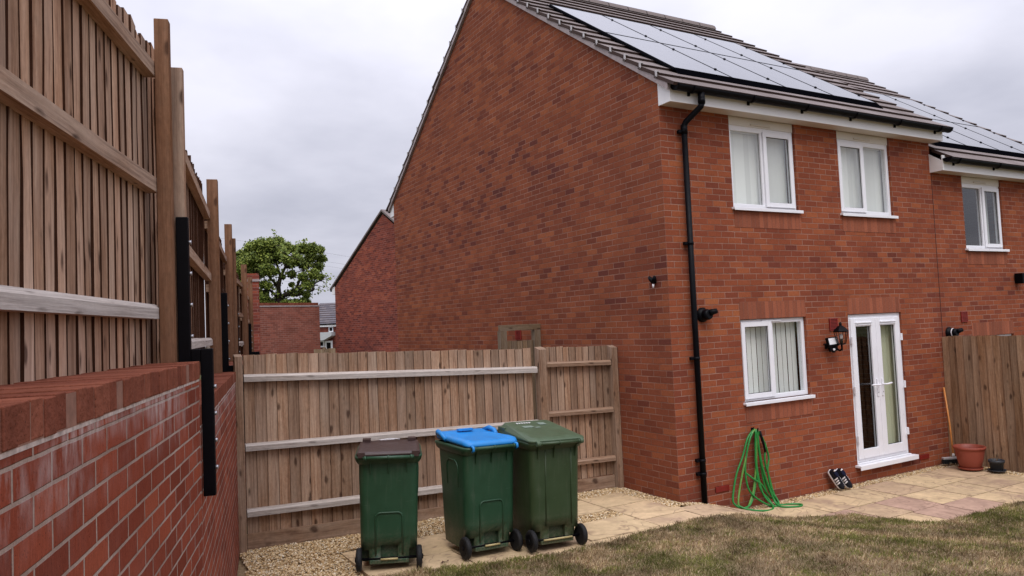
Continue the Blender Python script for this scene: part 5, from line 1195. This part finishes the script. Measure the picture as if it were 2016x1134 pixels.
# ------------------------------------------------------------------ wheelie bins
def rrect(w_, y0, y1, r_, z, n=6):
    pts = []
    for cx, cy, a0 in ((w_ / 2 - r_, y0 + r_, -90), (w_ / 2 - r_, y1 - r_, 0), (-w_ / 2 + r_, y1 - r_, 90), (-w_ / 2 + r_, y0 + r_, 180)):
        for k in range(n + 1):
            a_ = R(a0 + 90 * k / n); pts.append(Vector((cx + r_ * math.cos(a_), cy + r_ * math.sin(a_), z)))
    return pts
def boolean_cut(o, cutters):
    for c in cutters:
        md = o.modifiers.new('cut', 'BOOLEAN'); md.operation = 'DIFFERENCE'; md.solver = 'EXACT'; md.object = c
    dg = bpy.context.evaluated_depsgraph_get(); dg.update()
    me = bpy.data.meshes.new_from_object(o.evaluated_get(dg)); o.modifiers.clear(); old = o.data; o.data = me
    for c in cutters: bpy.data.objects.remove(c)
def wheelie_bin(loc, rotz, body, lid, style, label):
    t = empty('wheelie_bin', label, 'wheelie bin', loc, rotz)
    # local: rear (wheels, hinge) at y = 0 toward the camera, front at +y
    lev = [(.055, .46, .03, .53, .05), (.07, .49, .015, .55, .055), (.30, .50, .008, .58, .06), (.70, .515, .0, .62, .065), (.93, .527, -.008, .645, .07), (.965, .53, -.01, .65, .07)]
    mb = MB(); mb.loft([rrect(w_, y0, y1, r_, z) for z, w_, y0, y1, r_ in lev]); bo = mb.build('body', body, t)
    cut = []
    def cutter(c, d_):
        m_ = MB(); m_.box(c, d_); o = m_.build('cutter', body); cut.append(o); o.parent = t; return o
    for sx in (-1, 1): cutter((sx * .235, -.01, .085), (.12, .26, .19))
    cutter((.0, -.0, .155), (.15 if style != 'ribs' else .17, .12, .12))
    bpy.context.view_layer.update(); boolean_cut(bo, cut)
    # rim and handle ledge
    mb = MB(); mb.loft([rrect(.545, -.015, .66, .07, .93), rrect(.575, -.035, .675, .075, .955), rrect(.592, -.06, .69, .08, .985), rrect(.592, -.06, .69, .08, 1.0), rrect(.54, -.01, .65, .07, 1.003)], cap0=False, cap1=False); mb.build('rim', body, t)
    for x_ in (-.16, .0, .16) if style != 'ribs' else (-.2, -.03, .2):
        mb = MB(); mb.box((x_, -.028, .915), (.008, .045, .13), taper=lambda p: Vector((p.x, p.y if p.z > 0 else p.y * .2 + .018, p.z))); mb.build('gusset', body, t)
    mb = MB(); mb.tube([(-.222, -.085, .995), (.222, -.085, .995)], .0155, 12); mb.build('hinge_bar', body, t)
    for x_ in (-.20, 0, .20):
        mb = MB(); mb.tube([(x_ - .008, -.085, .995), (x_ + .008, -.085, .995)], .020, 14); mb.box((x_, -.06, .985), (.014, .05, .03)); mb.build('hinge_lug', body, t)
    if style == 'panel':
        # raised inverted-U panel outline on the back
        w_, z0, z1, r_ = .235, .13, .50, .045; pts = [(-w_ / 2, z0)]
        for k in range(7): a_ = R(180 - 90 * k / 6); pts.append((-w_ / 2 + r_ + r_ * math.cos(a_), z1 - r_ + r_ * math.sin(a_)))
        for k in range(7): a_ = R(90 - 90 * k / 6); pts.append((w_ / 2 - r_ + r_ * math.cos(a_), z1 - r_ + r_ * math.sin(a_)))
        pts.append((w_ / 2, z0))
        yb = lambda z: .008 - .0205 * (z - .3) / .4 * .5 if z > .3 else .008 + .007 * (.3 - z) / .23
        mb = MB(); mb.tube([(x_, yb(z_) - .001, z_) for x_, z_ in pts], .0085, 8); mb.build('back_panel_moulding', body, t)
        for sx in (-1, 1):
            pts = []
            for yy, zz_ in ((.17, .62), (.17, .80), (.19, .84), (.23, .86), (.36, .86), (.40, .84), (.42, .80), (.42, .62)): pts.append((sx * (.243 + .022 * (zz_ - .3) / .6), yy, zz_))
            mb = MB(); mb.tube(pts, .007, 6); mb.build('side_moulding', body, t)
    else:
        for x_ in (-.115, .155):
            mb = MB(); mb.tube([(x_, .006, .22), (x_, -.001, .6), (x_, -.008, .93)], .0055, 6); mb.build('back_rib', body, t)
    # skirt between the wheels and the step bar
    mb = MB(); mb.box((0, .012, .075), (.34, .02, .035)); mb.build('skirt', body, t, bevel=.004)
    mb = MB(); mb.tube([(-.075 if style != 'ribs' else -.15, -.008, .100), (.075 if style != 'ribs' else .15, -.008, .100)], .009, 8); mb.build('step_bar', M['brass'], t)
    mb = MB(); mb.tube([(-.285, .02, .10), (.285, .02, .10)], .0115, 10); mb.build('axle', M['blackm'], t)
    for sx in (-1, 1):
        mb = MB(); mb.disc((sx * .262, .02, .10), (1, 0, 0), .10, .048, 32, bev=.012); wo = mb.build('wheel', M['rubber'], t)
        mb = MB(); mb.disc((sx * (.262 + .0245), .02, .10), (1, 0, 0), .066, .006, 24, bev=.002); mb.disc((sx * (.262 + .03), .02, .10), (1, 0, 0), .022, .012, 14, bev=.003); mb.build('hub', M['blackpl'], wo)
    # lid
    ld = MB()
    if style == 'panel' and lid is M['lid_brown']:
        rings = [rrect(.56, -.055, .70, .07, 1.006), rrect(.565, -.06, .705, .07, 1.016), rrect(.55, -.05, .695, .07, 1.034), rrect(.50, -.02, .66, .06, 1.040), rrect(.44, .02, .60, .05, 1.034)]
        ld.loft(rings, cap0=True, cap1=True)
        for sx in (-1, 1): ld.box((sx * .215, .64, 1.045), (.075, .11, .036)); ld.box((sx * .235, -.045, 1.02), (.06, .06, .045))
    elif lid is M['lid_blue']:
        def bump(p): return Vector((p.x, p.y, p.z + .035 * max(0, (p.y - .30) / .4) ** 1.5 + (.018 * math.sin((p.y + .05) * 9) if abs(p.x) > .2 else 0) - .012 * math.exp(-((p.x - .05) ** 2 + (p.y - .3) ** 2) / .02)))
        rings = [rrect(.55, -.055, .67, .07, 1.006, 8), rrect(.56, -.06, .68, .075, 1.020, 8), rrect(.54, -.045, .665, .07, 1.046, 8), rrect(.46, .0, .60, .06, 1.058, 8), rrect(.36, .06, .52, .05, 1.050, 8)]
        ld.loft([[bump(p) for p in r_] for r_ in rings])
        for sx in (-1, 1):
            ld.tube([(sx * .275, .40, 1.03), (sx * .285, .48, 1.075), (sx * .28, .58, 1.088), (sx * .25, .66, 1.06)], [.018, .024, .026, .022], 10)
            ld.tube([(sx * .222, -.055, 1.015), (sx * .225, -.10, 1.012), (sx * .225, -.108, .985), (sx * .225, -.075, .968)], [.014, .013, .012, .009], 10)
        ld.box((.0, .56, 1.092), (.16, .05, .02))
    else:
        up = lambda r_, z0, s_: [Vector((p.x, p.y, z0 + s_ * max(0, p.y))) for p in r_]
        rings = [rrect(.59, -.065, .70, .07, 1.0), rrect(.60, -.07, .71, .075, 1.02), up(rrect(.585, -.055, .70, .07, 0), 1.03, .06), up(rrect(.50, -.02, .66, .05, 0), 1.045, .115), up(rrect(.44, .02, .62, .05, 0), 1.048, .118)]
        ld.loft(rings, smooth=False)
        ld.box((.0, .70, 1.10), (.34, .05, .025))
        for sx in (-1, 1): ld.box((sx * .268, .60, 1.06), (.055, .16, .055)); ld.tube([(sx * .21, -.085, .997), (sx * .245, -.085, .997)], .026, 16)
    lo = ld.build('lid', lid, t, bevel=.004 if style == 'ribs' else 0)
    if lid is M['lid_brown']:
        ld = MB(); ld.tube([(-.10, .62, 1.052), (-.06, .60, 1.056), (.0, .61, 1.062), (.07, .60, 1.058), (.10, .62, 1.052)], .0035, 6); ld.tube([(-.09, .60, 1.052), (-.03, .585, 1.054), (.05, .60, 1.055)], .0025, 6); ld.build('pale_string', M['white'], t)
    if style == 'ribs':
        def top(x_, y_): return 1.052 + .118 * y_
        st = MB()
        for x0, x1, y0, y1 in ((-.15, -.04, .36, .43), (-.04, .02, .33, .36), (.06, .14, .44, .53)): st.face([(x0, y0, top(0, y0)), (x1, y0, top(0, y0)), (x1, y1, top(0, y1)), (x0, y1, top(0, y1))])
        st.build('faded_label', M['faded'], lo)
        st = MB(); xx = -.15
        for wch in (.012, .012, .014, .012, .012, .016):    # worn white block lettering, no longer readable
            y0, y1 = .52, .565
            for (u0, u1, v0, v1) in ((0, .3, 0, 1), (.3, 1, .78, 1), (.3, 1, .38, .58)): 
                X0, X1, Y0, Y1 = xx + u0 * wch * 1.5, xx + u1 * wch * 1.5, y0 + v0 * (y1 - y0), y0 + v1 * (y1 - y0)
                st.face([(X0, Y0, top(0, Y0) + .001), (X1, Y0, top(0, Y0) + .001), (X1, Y1, top(0, Y1) + .001), (X0, Y1, top(0, Y1) + .001)])
            xx += wch * 1.5 + .008
        st.build('worn_lettering', M['white'], lo)
    return t
M['faded'] = plain('faded_sticker', (.17, .22, .18), .5, .4, .15, 30)
wheelie_bin((-3.59, -.228, .005), R(-21), M['bin_a'], M['lid_brown'], 'panel', 'dark green wheelie bin with a brown lid, standing apart nearest the brick retaining wall')
wheelie_bin((-2.665, -.425, .005), R(-1), M['bin_a'], M['lid_blue'], 'panel', 'dark green wheelie bin with a bright blue lid')
wheelie_bin((-2.08, -.63, .005), R(-4.8), M['bin_b'], M['lid_green'], 'ribs', 'olive green wheelie bin with matching green lid and faded stickers')
for o in [o for o in COL.objects if o.name.startswith('wheelie_bin')]: o.rotation_euler[1] = R(1.6)   # the path falls a little toward the house
